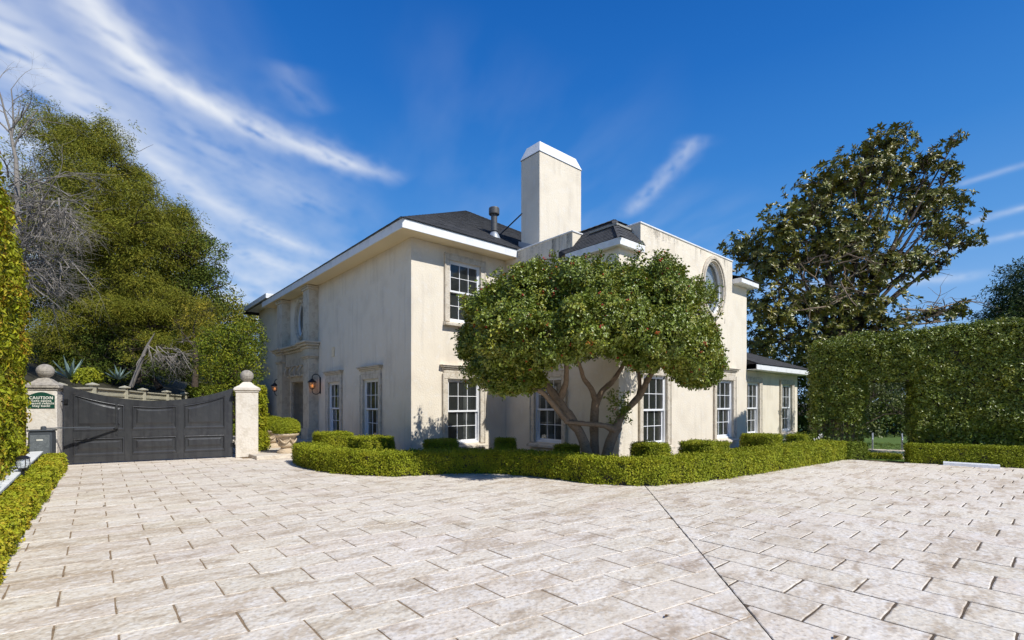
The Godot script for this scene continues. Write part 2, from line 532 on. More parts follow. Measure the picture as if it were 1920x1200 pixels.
# ---------------------------------------------------------------- sky
func make_sky() -> PanoramaSkyMaterial:
	var w := 2048
	var h := 1024
	var im := Image.create(w, h, false, Image.FORMAT_RGBF)
	var stops := [[0.0, Color(0.66, 0.80, 0.94)], [8.0, Color(0.52, 0.71, 0.92)], [16.0, Color(0.355, 0.605, 0.875)], [24.0, Color(0.235, 0.515, 0.825)], [33.0, Color(0.150, 0.435, 0.765)], [42.0, Color(0.098, 0.375, 0.705)], [90.0, Color(0.05, 0.27, 0.58)]]
	var st := []
	for s in stops: st.append([s[0], s[1].srgb_to_linear()])
	var fib := FastNoiseLite.new()
	fib.seed = 5
	fib.frequency = 1.0
	fib.fractal_octaves = 5
	var big := FastNoiseLite.new()
	big.seed = 9
	big.frequency = 0.35
	big.fractal_octaves = 3
	# cirrus streaks on a high flat layer: points of (east, north) per unit of height, width, strength
	var streaks := [
		[[Vector2(-0.98, 0.95), Vector2(-1.06, 1.19), Vector2(-1.10, 1.45), Vector2(-0.98, 1.70), Vector2(-0.75, 1.95), Vector2(-0.47, 2.19)], 0.07, 0.72],
		[[Vector2(-1.25, 1.0), Vector2(-1.40, 1.35), Vector2(-1.45, 1.75), Vector2(-1.50, 2.35), Vector2(-1.42, 2.9), Vector2(-1.2, 3.5)], 0.10, 0.44],
		[[Vector2(-1.55, 1.1), Vector2(-1.75, 1.5), Vector2(-1.95, 2.1), Vector2(-1.9, 2.9), Vector2(-1.5, 3.9), Vector2(-0.9, 4.6)], 0.20, 0.30],
		[[Vector2(-1.15, 0.9), Vector2(-1.3, 1.3), Vector2(-1.22, 1.6), Vector2(-1.15, 2.1), Vector2(-0.9, 2.6)], 0.22, 0.22],
		[[Vector2(-0.66, 1.4), Vector2(-0.70, 1.52), Vector2(-0.66, 1.68)], 0.05, 0.14],
		[[Vector2(0.60, 2.62), Vector2(0.66, 2.25), Vector2(0.69, 1.95), Vector2(0.70, 1.78)], 0.045, 0.34],
		[[Vector2(2.02, 2.25), Vector2(2.12, 2.06), Vector2(2.3, 1.8)], 0.025, 0.30],
		[[Vector2(2.50, 2.75), Vector2(2.62, 2.44), Vector2(2.8, 2.0)], 0.04, 0.42],
		[[Vector2(2.6, 3.6), Vector2(2.85, 3.1), Vector2(3.2, 2.5)], 0.06, 0.35],
		[[Vector2(2.1, 4.2), Vector2(2.9, 4.0), Vector2(3.8, 3.8)], 0.16, 0.35]]
	var boxes := []
	for s in streaks:
		var bb := Rect2(s[0][0], Vector2.ZERO)
		for p in s[0]: bb = bb.expand(p)
		boxes.append(bb.grow(s[1] * 3.0))
	var white := Color(0.90, 0.93, 0.97)
	for y in h:
		var el := 90.0 - (y + 0.5) / h * 180.0
		var base: Color = st[0][1]
		if el > 0:
			for k in st.size() - 1:
				if el >= st[k][0] and el <= st[k + 1][0]:
					base = st[k][1].lerp(st[k + 1][1], (el - st[k][0]) / (st[k + 1][0] - st[k][0]))
		elif el < -1.0:
			base = Color(0.30, 0.29, 0.27)
		var r := 1.0 / tan(deg_to_rad(max(el, 0.5)))
		for x in w:
			var c := base
			if el > 5.0:
				var az := (x + 0.5) / w * TAU
				var p := Vector2(sin(az) * r, cos(az) * r)       # east, north (north is where the camera looks)
				var cov := 0.0
				var n1 := fib.get_noise_2d(p.x * 3.0 + p.y * 0.9, p.y * 1.1 - p.x * 0.3)
				var n2 := fib.get_noise_2d((p.x * 0.9 - p.y * 0.42) * 13.0 + 40.0, (p.x * 0.42 + p.y * 0.9) * 2.6)
				var n4 := fib.get_noise_2d(p.x * 11.0 - 70.0, p.y * 8.0)
				for i in streaks.size():
					if not boxes[i].has_point(p): continue
					var s: Array = streaks[i]
					var pt: Array = s[0]
					var best := 9.0
					var along := 0.0
					for k in pt.size() - 1:
						var e: Vector2 = pt[k + 1] - pt[k]
						var t := clampf((p - pt[k]).dot(e) / e.length_squared(), 0.0, 1.0)
						var dd: float = p.distance_to(pt[k] + e * t)
						if dd < best:
							best = dd
							along = (k + t) / (pt.size() - 1)
					best += n1 * s[1] * 0.9 + n2 * s[1] * 0.5 + n4 * s[1] * 0.7
					var a: float = exp(-pow(best / s[1], 2.0) * 0.8) * s[2]
					a *= clampf(along * 6.0, 0.0, 1.0) * clampf((1.0 - along) * 7.0, 0.0, 1.0)
					cov += a * maxf(0.0, 0.82 + 0.5 * n1 + 0.6 * n2 + 0.5 * n4)
				# thin veil that comes and goes over the whole sky
				var veil := clampf(big.get_noise_2d(p.x + 3.0, p.y * 0.7) * 1.6 - 0.25, 0.0, 1.0) * clampf(0.4 + n1, 0.0, 1.0) * 0.12
				if p.x < -0.6: veil += clampf((-p.x - 0.6) * 0.26, 0.0, 0.55) * (0.8 + n1 + 0.15 * n2)  # thickens leftwards; the cover out of view is added for whiter fill light
				cov = clampf(cov + veil, 0.0, 0.92) * clampf((el - 5.0) / 4.0, 0.0, 1.0)
				c = base.lerp(white, cov)
			im.set_pixel(x, y, c)
	var m := PanoramaSkyMaterial.new()
	m.panorama = ImageTexture.create_from_image(im)
	return m

func _ready() -> void:
	rng.seed = 20240
	noise3.seed = 3
	noise3.frequency = 0.02
	# camera: level, lens shifted up so that uprights stay upright
	var cam := Camera3D.new()
	add_child(cam)
	cam.position = Vector3(0, EYE, 0)
	cam.set_frustum(1200.0 / F * 0.1, Vector2(0, (HY - 600.0) / F * 0.1), 0.1, 600.0)
	cam.current = true
	var env := Environment.new()
	env.background_mode = Environment.BG_SKY
	env.sky = Sky.new()
	env.sky.sky_material = make_sky()
	env.tonemap_mode = Environment.TONE_MAPPER_LINEAR
	env.tonemap_exposure = 1.0
	env.sdfgi_enabled = true
	env.ssao_enabled = true
	env.ssil_enabled = true
	var we := WorldEnvironment.new()
	we.environment = env
	add_child(we)
	var sun := DirectionalLight3D.new()
	add_child(sun)
	var az := deg_to_rad(40.0)
	var el := deg_to_rad(46.0)
	var s := Vector3(cos(az) * cos(el), sin(el), sin(az) * cos(el))
	sun.look_at_from_position(s * 60.0, Vector3.ZERO)
	sun.light_color = Color(1.0, 0.99, 0.965)
	sun.light_energy = 1.5
	sun.light_angular_distance = 0.5
	sun.shadow_enabled = true
	materials()
	build_ground()
	build_house()
	build_gate()
	build_hedges()
	build_planters()
	build_holly()
	build_left_trees()
	build_right_garden()
	build_details()

# ---------------------------------------------------------------- ground
const CA := Vector2(0.99, 6.72)      # saw-cut joint across the paving, house frame
const CB := Vector2(-3.27, 10.48)
var hedge_out := PackedVector2Array()   # foot of the front hedge, house frame
var hedge_in := PackedVector2Array()
func clip_half(poly: PackedVector2Array, o: Vector2, n: Vector2) -> PackedVector2Array:   # keeps the side that n points to
	var out := PackedVector2Array()
	for k in poly.size():
		var a := poly[k]
		var b := poly[(k + 1) % poly.size()]
		var da := (a - o).dot(n)
		var db := (b - o).dot(n)
		if da >= 0: out.append(a)
		if (da >= 0) != (db >= 0): out.append(a.lerp(b, da / (da - db)))
	return out
func stone(mb: MB, poly0: PackedVector2Array, y: float) -> void:
	# worn slab: flat top, ragged eased arris, sides going down into the joint
	var poly := PackedVector2Array()
	for k in poly0.size():
		var a := poly0[k]
		var b := poly0[(k + 1) % poly0.size()]
		var e := b - a
		var n := Vector2(e.y, -e.x).normalized()
		var cnt := int(clampf(e.length() / 0.08, 1, 7))
		for j in cnt:
			var t := float(j) / cnt
			poly.append(a + e * t + n * (rf(-0.0035, 0.0035) if j > 0 else 0.0))
	var c := Vector2.ZERO
	for p in poly0: c += p
	c /= poly0.size()
	var inner := PackedVector2Array()
	for p in poly:
		var d := c - p
		inner.append(p + d.normalized() * minf(0.009, d.length() * 0.3))
	var area := 0.0
	for k in poly.size(): area += poly[k].cross(poly[(k + 1) % poly.size()])
	var n := poly.size()
	for q in n:
		var k := q if area < 0 else n - 1 - q
		var l := (q + 1) % n if area < 0 else (n - 2 - q + n) % n
		var a := Vector3(inner[k].x, y, inner[k].y)
		var b := Vector3(inner[l].x, y, inner[l].y)
		var ao := Vector3(poly[k].x, y - 0.004, poly[k].y)
		var bo := Vector3(poly[l].x, y - 0.004, poly[l].y)
		mb.tri(Vector3(c.x, y, c.y), a, b)
		mb.quad(ao, bo, b, a)
		mb.quad(ao - Vector3.UP * 0.02, bo - Vector3.UP * 0.02, bo, ao)
func build_ground() -> void:
	var g := MB.new()
	g.quad(Vector3(-400, -0.06, 60), Vector3(400, -0.06, 60), Vector3(400, -0.06, -500), Vector3(-400, -0.06, -500))
	struct("ground", g, triplanar(M.soil.duplicate(), 0.8, true))
	var px := [[551, 866], [556, 871], [566, 876], [590, 882], [630, 888], [685, 892], [745, 894], [800, 891], [860, 888], [930, 888], [990, 893], [1050, 900], [1105, 907], [1170, 911], [1230, 911], [1290, 906], [1350, 899], [1420, 889], [1500, 876], [1560, 866], [1590, 861]]
	for p in px:
		var l := hl(ground_at(p[0], p[1]))
		hedge_out.append(Vector2(l.x, l.z))
	for k in hedge_out.size():
		var e := hedge_out[min(k + 1, hedge_out.size() - 1)] - hedge_out[max(k - 1, 0)]
		var n := Vector2(e.y, -e.x).normalized()      # towards the house
		hedge_in.append(hedge_out[k] + n * 0.62)
	var bed := PackedVector2Array()
	for p in hedge_in: bed.append(p)
	bed.append(Vector2(9.2, 4.0)); bed.append(Vector2(15.8, 4.0)); bed.append(Vector2(10.0, 3.9)); bed.append(Vector2(3.6, 3.9)); bed.append(Vector2(3.6, -0.1)); bed.append(Vector2(0.1, -0.1)); bed.append(Vector2(0.1, -6.9)); bed.append(Vector2(-1.2, -6.9)); bed.append(Vector2(-1.2, -2.2))
	# paving bed in which the stones sit
	var base := MB.new()
	base.prism(PackedVector2Array([Vector2(-7.3, -12), Vector2(-1.0, -12), Vector2(-1.0, -2.0), Vector2(0, 2), Vector2(3, 6.9), Vector2(8.9, 7.6), Vector2(9.15, 9.0), Vector2(9.75, 11.3), Vector2(10.6, 14), Vector2(8, 16), Vector2(-7.3, 16)]), -0.2, -0.0065)
	var drive := struct("driveway", base, M.joint)
	drive.position = CORNER
	drive.rotation.y = TH
	var cut := (CB - CA).normalized()
	var side := Vector2(-cut.y, cut.x)
	if (Vector2(-6, 6) - CA).dot(side) < 0: side = -side
	var list := []
	var eye := hl(Vector3(0, 0, 0))
	var holes := Geometry2D.offset_polygon(bed, -0.05)
	for k in range(-30, 20):          # field laid along the front, left of the saw cut
		for j in range(-3, 22):
			var par := posmod(k, 2)
			var xa := -6.72 + 0.325 * par + 0.65 * j
			var xb := xa + 0.65
			if xa < -7.4: xa = max(xa, -7.3)
			if xb - xa < 0.1: continue
			var za := 6.41 + 0.395 * k + 0.18 * (xa + 6.72)
			var zb := 6.41 + 0.395 * k + 0.18 * (xb + 6.72)
			var gx := 0.005 + rf(0, 0.003)
			var gz := 0.003
			list.append([PackedVector2Array([Vector2(xa + gx, za + gz), Vector2(xb - gx, zb + gz), Vector2(xb - gx, zb + 0.395 - gz), Vector2(xa + gx, za + 0.395 - gz)]), side])
	for k in range(-16, 28):          # field laid square to it, right of the saw cut
		for j in range(-16, 12):
			var xa := -1.06 + 0.445 * k
			var za := 10.66 + 0.04 * k + 0.315 * posmod(k, 2) + 0.63 * j
			var gx := 0.007 + rf(0, 0.002)
			var gz := 0.006 + rf(0, 0.003)
			list.append([PackedVector2Array([Vector2(xa + gx, za + gz), Vector2(xa + 0.445 - gx, za + gz), Vector2(xa + 0.445 - gx, za + 0.63 - gz), Vector2(xa + gx, za + 0.63 - gz)]), -side])
	var kept := []
	for s in list:
		var c: Vector2 = (s[0][0] + s[0][2]) * 0.5
		if c.y < -4.6 or c.x > 9.6 or c.y > 15.5: continue
		if c.x > 8.95 + max(0.0, c.y - 9.0) * 0.31: continue
		var w := hw(Vector3(c.x, 0, c.y))
		if w.z > -0.6 or abs(w.x) > 1.35 * -w.z + 2.0: continue
		if c.x > -3.2 and c.y < -2.4: continue
		var hid := false
		for h in holes:
			if Geometry2D.is_point_in_polygon(c, h): hid = true
		if hid: continue
		var poly := clip_half(s[0], CA + s[1] * 0.006, s[1])
		if poly.size() < 3: continue
		var area := 0.0
		for k in poly.size(): area += poly[k].cross(poly[(k + 1) % poly.size()])
		if abs(area) < 0.01: continue
		var seen: float = w.length() if -w.z > 2.95 and abs(w.x) < 1.08 * -w.z else 1000.0 + w.length()
		kept.append([seen, poly])
	kept.sort_custom(func(a, b): return a[0] < b[0])
	var rest := MB.new()
	rest.planar = true
	for k in kept.size():
		var t := rf(0.94, 1.04)
		var col := Color(t, t * rf(0.985, 1.0), t * rf(0.96, 1.0))
		var y := rf(-0.0012, 0.0012)
		if k < 300:
			var mb := MB.new()
			mb.planar = true
			mb.col = col
			stone(mb, kept[k][1], y)
			obj("paving_stone", mb, M.paver, drive)
		else:
			rest.col = col
			stone(rest, kept[k][1], y)
	var r := obj("paving_stones", rest, M.paver, drive)
	r.set_meta("kind", "stuff")
	# darker sand in the joints right of the saw cut
	var sd := MB.new()
	var q0 := CA - cut * 1.5
	var q1 := CB + cut * 5.0
	sd.prism(PackedVector2Array([q0, q1, Vector2(8, 15.9), Vector2(10.5, 13.9), Vector2(9.7, 11.3), Vector2(9.1, 9.0), Vector2(8.85, 7.65), Vector2(3, 7.0)]), -0.05, -0.006)
	obj("joint_sand", sd, M.sand, drive)
	# dark filler deep in the saw cut
	var f := MB.new()
	var o := Vector2(side.x, side.y) * 0.0055
	var p0 := CA - cut * 1.0
	var p1 := CB + cut * 2.4
	f.quad(Vector3(p0.x - o.x, -0.004, p0.y - o.y), Vector3(p1.x - o.x, -0.004, p1.y - o.y), Vector3(p1.x + o.x, -0.004, p1.y + o.y), Vector3(p0.x + o.x, -0.004, p0.y + o.y))
	obj("joint_filler", f, M.crack, drive)
	var dv := MB.new()
	dv.prism(PackedVector2Array([Vector2(-7.3, -12.01), Vector2(-7.3, -34), Vector2(-0.6, -34), Vector2(-0.6, -12.01)]), -0.2, -0.006)
	var back := struct("rear_driveway", dv, M.concrete)
	back.position = CORNER
	back.rotation.y = TH
	var fr := MB.new()
	fr.prism(PackedVector2Array([Vector2(-7.3, 16.01), Vector2(8, 16.01), Vector2(14, 30), Vector2(-7.3, 30)]), -0.2, -0.006)
	var front := struct("forecourt", fr, M.concrete)
	front.position = CORNER
	front.rotation.y = TH
	# planting bed
	var b := MB.new()
	b.prism(bed, -0.1, 0.03)
	var pb := struct("planting_bed", b, M.soil)
	pb.position = CORNER
	pb.rotation.y = TH
	# entrance landing
	var e := MB.new()
	e.bevel(Vector3(-3.28, -0.1, -11.8), Vector3(-1.21, 0.1, -2.33), 0.012)
	e.bevel(Vector3(-1.208, -0.1, -11.8), Vector3(0.0, 0.1, -6.91), 0.012)
	var ld := struct("entrance_path", e, M.concrete)
	ld.position = CORNER
	ld.rotation.y = TH

# ---------------------------------------------------------------- house
var house: Node3D
func wall(mb: MB, o: Vector3, dir: Vector3, length: float, y0: float, y1: float, thick: float, holes: Array) -> void:
	# upright wall from o along dir; outside is dir x up ... holes: [u0, u1, v0, v1]
	var n := dir.cross(Vector3.UP)
	var us := [0.0, length]
	var vs := [y0, y1]
	for h in holes:
		us.append_array([h[0], h[1]])
		vs.append_array([h[2], h[3]])
	us.sort()
	vs.sort()
	var P := func(u: float, v: float, d: float) -> Vector3: return o + dir * u + Vector3.UP * v - n * d
	for i in us.size() - 1:
		for j in vs.size() - 1:
			if us[i + 1] - us[i] < 1e-4 or vs[j + 1] - vs[j] < 1e-4: continue
			var uc: float = (us[i] + us[i + 1]) * 0.5
			var vc: float = (vs[j] + vs[j + 1]) * 0.5
			var open := false
			for h in holes:
				if uc > h[0] and uc < h[1] and vc > h[2] and vc < h[3]: open = true
			if open: continue
			mb.quad(P.call(us[i], vs[j], 0.0), P.call(us[i + 1], vs[j], 0.0), P.call(us[i + 1], vs[j + 1], 0.0), P.call(us[i], vs[j + 1], 0.0))
			mb.quad(P.call(us[i + 1], vs[j], thick), P.call(us[i], vs[j], thick), P.call(us[i], vs[j + 1], thick), P.call(us[i + 1], vs[j + 1], thick))
	for h in holes:
		mb.quad(P.call(h[0], h[2], thick), P.call(h[0], h[2], 0.0), P.call(h[0], h[3], 0.0), P.call(h[0], h[3], thick))
		mb.quad(P.call(h[1], h[2], 0.0), P.call(h[1], h[2], thick), P.call(h[1], h[3], thick), P.call(h[1], h[3], 0.0))
		if h[2] > y0 + 1e-4: mb.quad(P.call(h[0], h[2], thick), P.call(h[1], h[2], thick), P.call(h[1], h[2], 0.0), P.call(h[0], h[2], 0.0))
		if h[3] < y1 - 1e-4: mb.quad(P.call(h[0], h[3], 0.0), P.call(h[1], h[3], 0.0), P.call(h[1], h[3], thick), P.call(h[0], h[3], thick))
	for i in us.size() - 1:      # top, left out where an opening runs on upwards
		var cut: bool = us[i + 1] - us[i] < 1e-4
		for h in holes:
			if h[3] > y1 - 1e-4 and (us[i] + us[i + 1]) * 0.5 > h[0] and (us[i] + us[i + 1]) * 0.5 < h[1]: cut = true
		if not cut: mb.quad(P.call(us[i], y1, 0.0), P.call(us[i + 1], y1, 0.0), P.call(us[i + 1], y1, thick), P.call(us[i], y1, thick))
	mb.quad(P.call(0.0, y0, thick), P.call(0.0, y0, 0.0), P.call(0.0, y1, 0.0), P.call(0.0, y1, thick))
	mb.quad(P.call(length, y0, 0.0), P.call(length, y0, thick), P.call(length, y1, thick), P.call(length, y1, 0.0))

# a double-hung window of 2 x 6 lights; origin at the foot of the opening's middle, z outwards
var win_cache := {}
func sash_shape(w: float, h: float, z: float) -> Array:
	var s := MB.new()
	var r := 0.045
	s.bevel(Vector3(-w / 2, 0, z), Vector3(-w / 2 + r, h, z + 0.035), 0.004)
	s.bevel(Vector3(w / 2 - r, 0, z), Vector3(w / 2, h, z + 0.035), 0.004)
	s.bevel(Vector3(-w / 2 + r + 0.0005, 0, z), Vector3(w / 2 - r - 0.0005, r * 1.2, z + 0.0345), 0.004)
	s.bevel(Vector3(-w / 2 + r + 0.0005, h - r, z), Vector3(w / 2 - r - 0.0005, h, z + 0.0345), 0.004)
	var iw := w - 2 * r
	var ih := h - 2.2 * r
	for k in [1, 2]:
		var x: float = -w / 2 + r + iw * k / 3.0
		s.bevel(Vector3(x - 0.010, r * 1.2, z + 0.004), Vector3(x + 0.010, h - r, z + 0.031), 0.005)
	var ym := r * 1.2 + ih / 2
	s.bevel(Vector3(-w / 2 + r, ym - 0.010, z + 0.006), Vector3(w / 2 - r, ym + 0.010, z + 0.029), 0.005)
	var panes := []
	for i in 3:
		for j in 2:
			var x0 := -w / 2 + r + iw * i / 3.0
			var y0 := r * 1.2 + ih / 2 * j
			panes.append([Vector3(x0 + 0.006, y0 + 0.006, z + 0.016), Vector3(x0 + iw / 3 - 0.006, y0 + ih / 2 - 0.006, z + 0.016)])
	return [s, panes]
func window(o: Vector3, out: Vector3, w: float, h: float, head: String, sill := true, curtain := 0) -> void:
	var basis := Basis(Vector3.UP.cross(out), Vector3.UP, out)
	var T := Transform3D(basis, o)
	var f := MB.new()
	var b := 0.05      # box frame in the reveal
	f.bevel(Vector3(-w / 2, 0, -0.17), Vector3(-w / 2 + b, h, -0.035), 0.004)
	f.bevel(Vector3(w / 2 - b, 0, -0.17), Vector3(w / 2, h, -0.035), 0.004)
	f.bevel(Vector3(-w / 2 + b + 0.0005, h - b, -0.17), Vector3(w / 2 - b - 0.0005, h, -0.036), 0.004)
	f.bevel(Vector3(-w / 2 + b + 0.0005, 0, -0.17), Vector3(w / 2 - b - 0.0005, b, -0.03), 0.004)
	var fr := obj("window", f, M.white, house)
	fr.transform = T
	var sw := w - 2 * b - 0.002
	var sh := (h - 2 * b) / 2 + 0.02
	for k in 2:
		var key := "%.2f %.2f %d" % [sw, sh, k]
		if not win_cache.has(key):
			var z := -0.085 if k == 0 else -0.135
			var q := sash_shape(sw, sh, z)
			var glass := []
			for p in q[1]:
				var g := MB.new()
				g.quad(p[0], Vector3(p[1].x, p[0].y, p[0].z), p[1], Vector3(p[0].x, p[1].y, p[0].z))
				glass.append(g.mesh())
			win_cache[key] = [q[0].mesh(), glass]
		var y := h - b - sh - 0.001 if k == 0 else b + 0.001
		var s := obj("sash", win_cache[key][0], M.white, fr)
		s.position = Vector3(0, y, 0)
		for g in win_cache[key][1]:
			var pn := obj("pane", g, M.glass, fr)
			pn.position = Vector3(0, y, 0)
	# stone surround
	var tr := MB.new()
	var a := 0.16
	var top := h + a
	tr.bevel(Vector3(-w / 2 - a, -0.02, 0.002), Vector3(-w / 2 + 0.012, h - 0.012, 0.052), 0.012)
	tr.bevel(Vector3(w / 2 - 0.012, -0.02, 0.002), Vector3(w / 2 + a, h - 0.012, 0.052), 0.012)
	tr.bevel(Vector3(-w / 2 - a, h - 0.0115, 0.002), Vector3(w / 2 + a, top, 0.055), 0.012)
	tr.bevel(Vector3(-w / 2 - a - 0.012, -0.02, 0.0), Vector3(-w / 2 - a + 0.03, top - 0.02, 0.075), 0.012)
	tr.bevel(Vector3(w / 2 + a - 0.03, -0.02, 0.0), Vector3(w / 2 + a + 0.012, top - 0.02, 0.075), 0.012)
	obj("surround", tr, M.trim, fr)
	if head == "cornice":
		var cn := MB.new()
		cn.bevel(Vector3(-w / 2 - a + 0.02, top + 0.0005, 0.0), Vector3(w / 2 + a - 0.02, top + 0.10, 0.05), 0.008)
		cn.bevel(Vector3(-w / 2 - a - 0.03, top + 0.101, 0.0), Vector3(w / 2 + a + 0.03, top + 0.15, 0.085), 0.015)
		cn.bevel(Vector3(-w / 2 - a - 0.07, top + 0.1505, 0.0), Vector3(w / 2 + a + 0.07, top + 0.20, 0.13), 0.018)
		cn.bevel(Vector3(-w / 2 - a - 0.10, top + 0.2005, 0.0), Vector3(w / 2 + a + 0.10, top + 0.235, 0.16), 0.010)
		obj("cornice", cn, M.trim, fr)
	elif head == "plain":
		var cn := MB.new()
		cn.bevel(Vector3(-w / 2 - a - 0.012, top - 0.0195, 0.0), Vector3(w / 2 + a + 0.012, top + 0.02, 0.08), 0.012)
		obj("cornice", cn, M.trim, fr)
	if sill:
		var sl := MB.new()
		var y1 := -0.0205
		# sloping stone sill
		var x := w / 2 + a + 0.04
		sl.quad(Vector3(-x, -0.13, 0.16), Vector3(x, -0.13, 0.16), Vector3(x, -0.075, 0.16), Vector3(-x, -0.075, 0.16))
		sl.quad(Vector3(-x, -0.075, 0.16), Vector3(x, -0.075, 0.16), Vector3(x, y1, 0.0), Vector3(-x, y1, 0.0))
		sl.quad(Vector3(-x, -0.13, 0.0), Vector3(x, -0.13, 0.0), Vector3(x, -0.13, 0.16), Vector3(-x, -0.13, 0.16))
		sl.quad(Vector3(x, -0.13, 0.16), Vector3(x, -0.13, 0.0), Vector3(x, y1, 0.0), Vector3(x, -0.075, 0.16))
		sl.quad(Vector3(-x, -0.13, 0.0), Vector3(-x, -0.13, 0.16), Vector3(-x, -0.075, 0.16), Vector3(-x, y1, 0.0))
		obj("sill", sl, M.trim, fr)
	if curtain > 0:
		var cu := MB.new()
		for side in [-1.0, 1.0]:
			if curtain == 2 and side > 0: continue
			var x0: float = side * (w / 2 - 0.02)
			var x1: float = side * (w / 2 - 0.30)
			for k in 10:
				var ua := lerpf(x0, x1, k / 10.0)
				var ub := lerpf(x0, x1, (k + 1) / 10.0)
				var za := -0.42 + (0.03 if k % 2 else -0.03)
				var zb := -0.42 + (-0.03 if k % 2 else 0.03)
				cu.quad(Vector3(ua, -0.2, za), Vector3(ub, -0.2, zb), Vector3(ub, h + 0.15, zb), Vector3(ua, h + 0.15, za))
		obj("curtain", cu, M.curtain, fr)

func oval_window(o: Vector3, out: Vector3, a: float, b: float, hw_: float, hh: float) -> void:
	# o is the middle of a rectangular hole of half sizes hw_, hh in the wall
	var T := Transform3D(Basis(Vector3.UP.cross(out), Vector3.UP, out), o)
	var N := 40
	var plate := MB.new()
	var ring := MB.new()
	var ring2 := MB.new()
	var frame := MB.new()
	var glass := MB.new()
	for k in N:
		var t0 := TAU * k / N
		var t1 := TAU * (k + 1) / N
		var e0 := Vector3(cos(t0) * a, sin(t0) * b, 0)
		var e1 := Vector3(cos(t1) * a, sin(t1) * b, 0)
		var r0 := _rect(t0, hw_, hh)
		var r1 := _rect(t1, hw_, hh)
		plate.quad(e0, r0, r1, e1)
		plate.quad(e0 - Vector3(0, 0, 0.14), e0, e1, e1 - Vector3(0, 0, 0.14))
		_ovalband(ring, t0, t1, a - 0.01, b - 0.01, 0.17, 0.0, 0.05)
		_ovalband(ring2, t0, t1, a + 0.05, b + 0.05, 0.06, 0.045, 0.085)
		_ovalband(frame, t0, t1, a - 0.06, b - 0.06, 0.058, -0.12, -0.06)
		glass.tri(Vector3(0, 0, -0.1), Vector3(cos(t0) * (a - 0.05), sin(t0) * (b - 0.05), -0.1), Vector3(cos(t1) * (a - 0.05), sin(t1) * (b - 0.05), -0.1))
	var fr := obj("oval_window", frame, M.white, house)
	fr.transform = T
	obj("surround", ring, M.trim, fr)
	obj("moulding", ring2, M.trim, fr)
	obj("pane", glass, M.glass, fr)
	obj("wall_panel", plate, M.stucco, fr)
	var bl := MB.new()     # pale blue sheet behind the glass, its colour standing in for sky reflection
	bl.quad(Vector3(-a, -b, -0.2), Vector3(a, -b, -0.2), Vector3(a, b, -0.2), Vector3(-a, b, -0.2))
	obj("reflection_sheet", bl, mat(lin(0.62, 0.70, 0.74), 0.8), fr)
func _rect(t: float, w: float, h: float) -> Vector3:
	var s: float = 1.0 / maxf(absf(cos(t)) / w, absf(sin(t)) / h)
	return Vector3(cos(t) * s, sin(t) * s, 0)
func _ovalband(mb: MB, t0: float, t1: float, a: float, b: float, wd: float, z0: float, z1: float) -> void:
	var i0 := Vector3(cos(t0) * a, sin(t0) * b, 0)
	var i1 := Vector3(cos(t1) * a, sin(t1) * b, 0)
	var o0 := Vector3(cos(t0) * (a + wd), sin(t0) * (b + wd), 0)
	var o1 := Vector3(cos(t1) * (a + wd), sin(t1) * (b + wd), 0)
	var u := Vector3(0, 0, z0)
	var v := Vector3(0, 0, z1)
	mb.quad(i0 + v, o0 + v, o1 + v, i1 + v)
	mb.quad(o0 + u, o1 + u, o1 + v, o0 + v)
	mb.quad(i1 + u, i0 + u, i0 + v, i1 + v)

func shingles(mb: MB, A: Vector3, B: Vector3, C: Vector3, D: Vector3, expose := 0.145) -> void:
	# overlapping courses on the roof plane A B (eave, left to right seen from outside) up to D C
	var nrm := (B - A).cross(D - A).normalized()
	if nrm.length_squared() < 0.5: nrm = (B - A).cross(C - A).normalized()
	var rise: float = ((D + C) * 0.5 - (A + B) * 0.5).length()
	var cnt := int(ceil(rise / expose))
	for k in cnt:
		var s0 := float(k) / cnt
		var s1 := minf(1.0, float(k + 1.25) / cnt)
		var l0 := A.lerp(D, s0)
		var r0 := B.lerp(C, s0)
		var l1 := A.lerp(D, s1)
		var r1 := B.lerp(C, s1)
		var len_ := (r0 - l0).length()
		var u := -rf(0, 0.3)
		while u < len_:
			var w := rf(0.16, 0.36)
			var a: float = clampf(u / len_, 0, 1)
			var b: float = clampf((u + w) / len_, 0, 1)
			u += w
			if b - a < 1e-4: continue
			var g := rf(0.72, 1.25)
			mb.col = Color(g, g, g * 1.02)
			var lift: Vector3 = nrm * (0.014 + rf(0, 0.004))
			var p := l0.lerp(r0, a) + lift
			var q := l0.lerp(r0, b) + lift
			var t := l1.lerp(r1, b) + nrm * 0.003
			var v := l1.lerp(r1, a) + nrm * 0.003
			mb.quad(p, q, t, v)
			mb.quad(p - lift, q - lift, q, p)
func hip_caps(parent: Node, P: Vector3, Q: Vector3, na: Vector3, nb: Vector3) -> void:
	# saddle shingles along a hip or ridge from P (low) to Q (high); na, nb point down the two slopes
	var len_ := (Q - P).length()
	var cnt := int(len_ / 0.2)
	var d := (Q - P).normalized()
	var up := (-(na + nb)).normalized()
	up = (up - d * up.dot(d)).normalized()
	if up.y < 0: up = -up
	for k in cnt:
		var mb := MB.new()
		var g := rf(0.75, 1.2)
		mb.col = Color(g, g, g)
		var o := P + d * (len_ * k / cnt) + up * 0.028
		var e := P + d * (len_ * (k + 1.2) / cnt) + up * 0.012
		mb.quad(o + na * 0.13, o, e, e + na * 0.12)
		mb.quad(o, o + nb * 0.13, e + nb * 0.12, e)
		mb.quad(o + na * 0.13 - up * 0.02, o - up * 0.02, o, o + na * 0.13)
		mb.quad(o - up * 0.02, o + nb * 0.13 - up * 0.02, o + nb * 0.13, o)
		obj("hip_shingle", mb, M.shingle, parent)

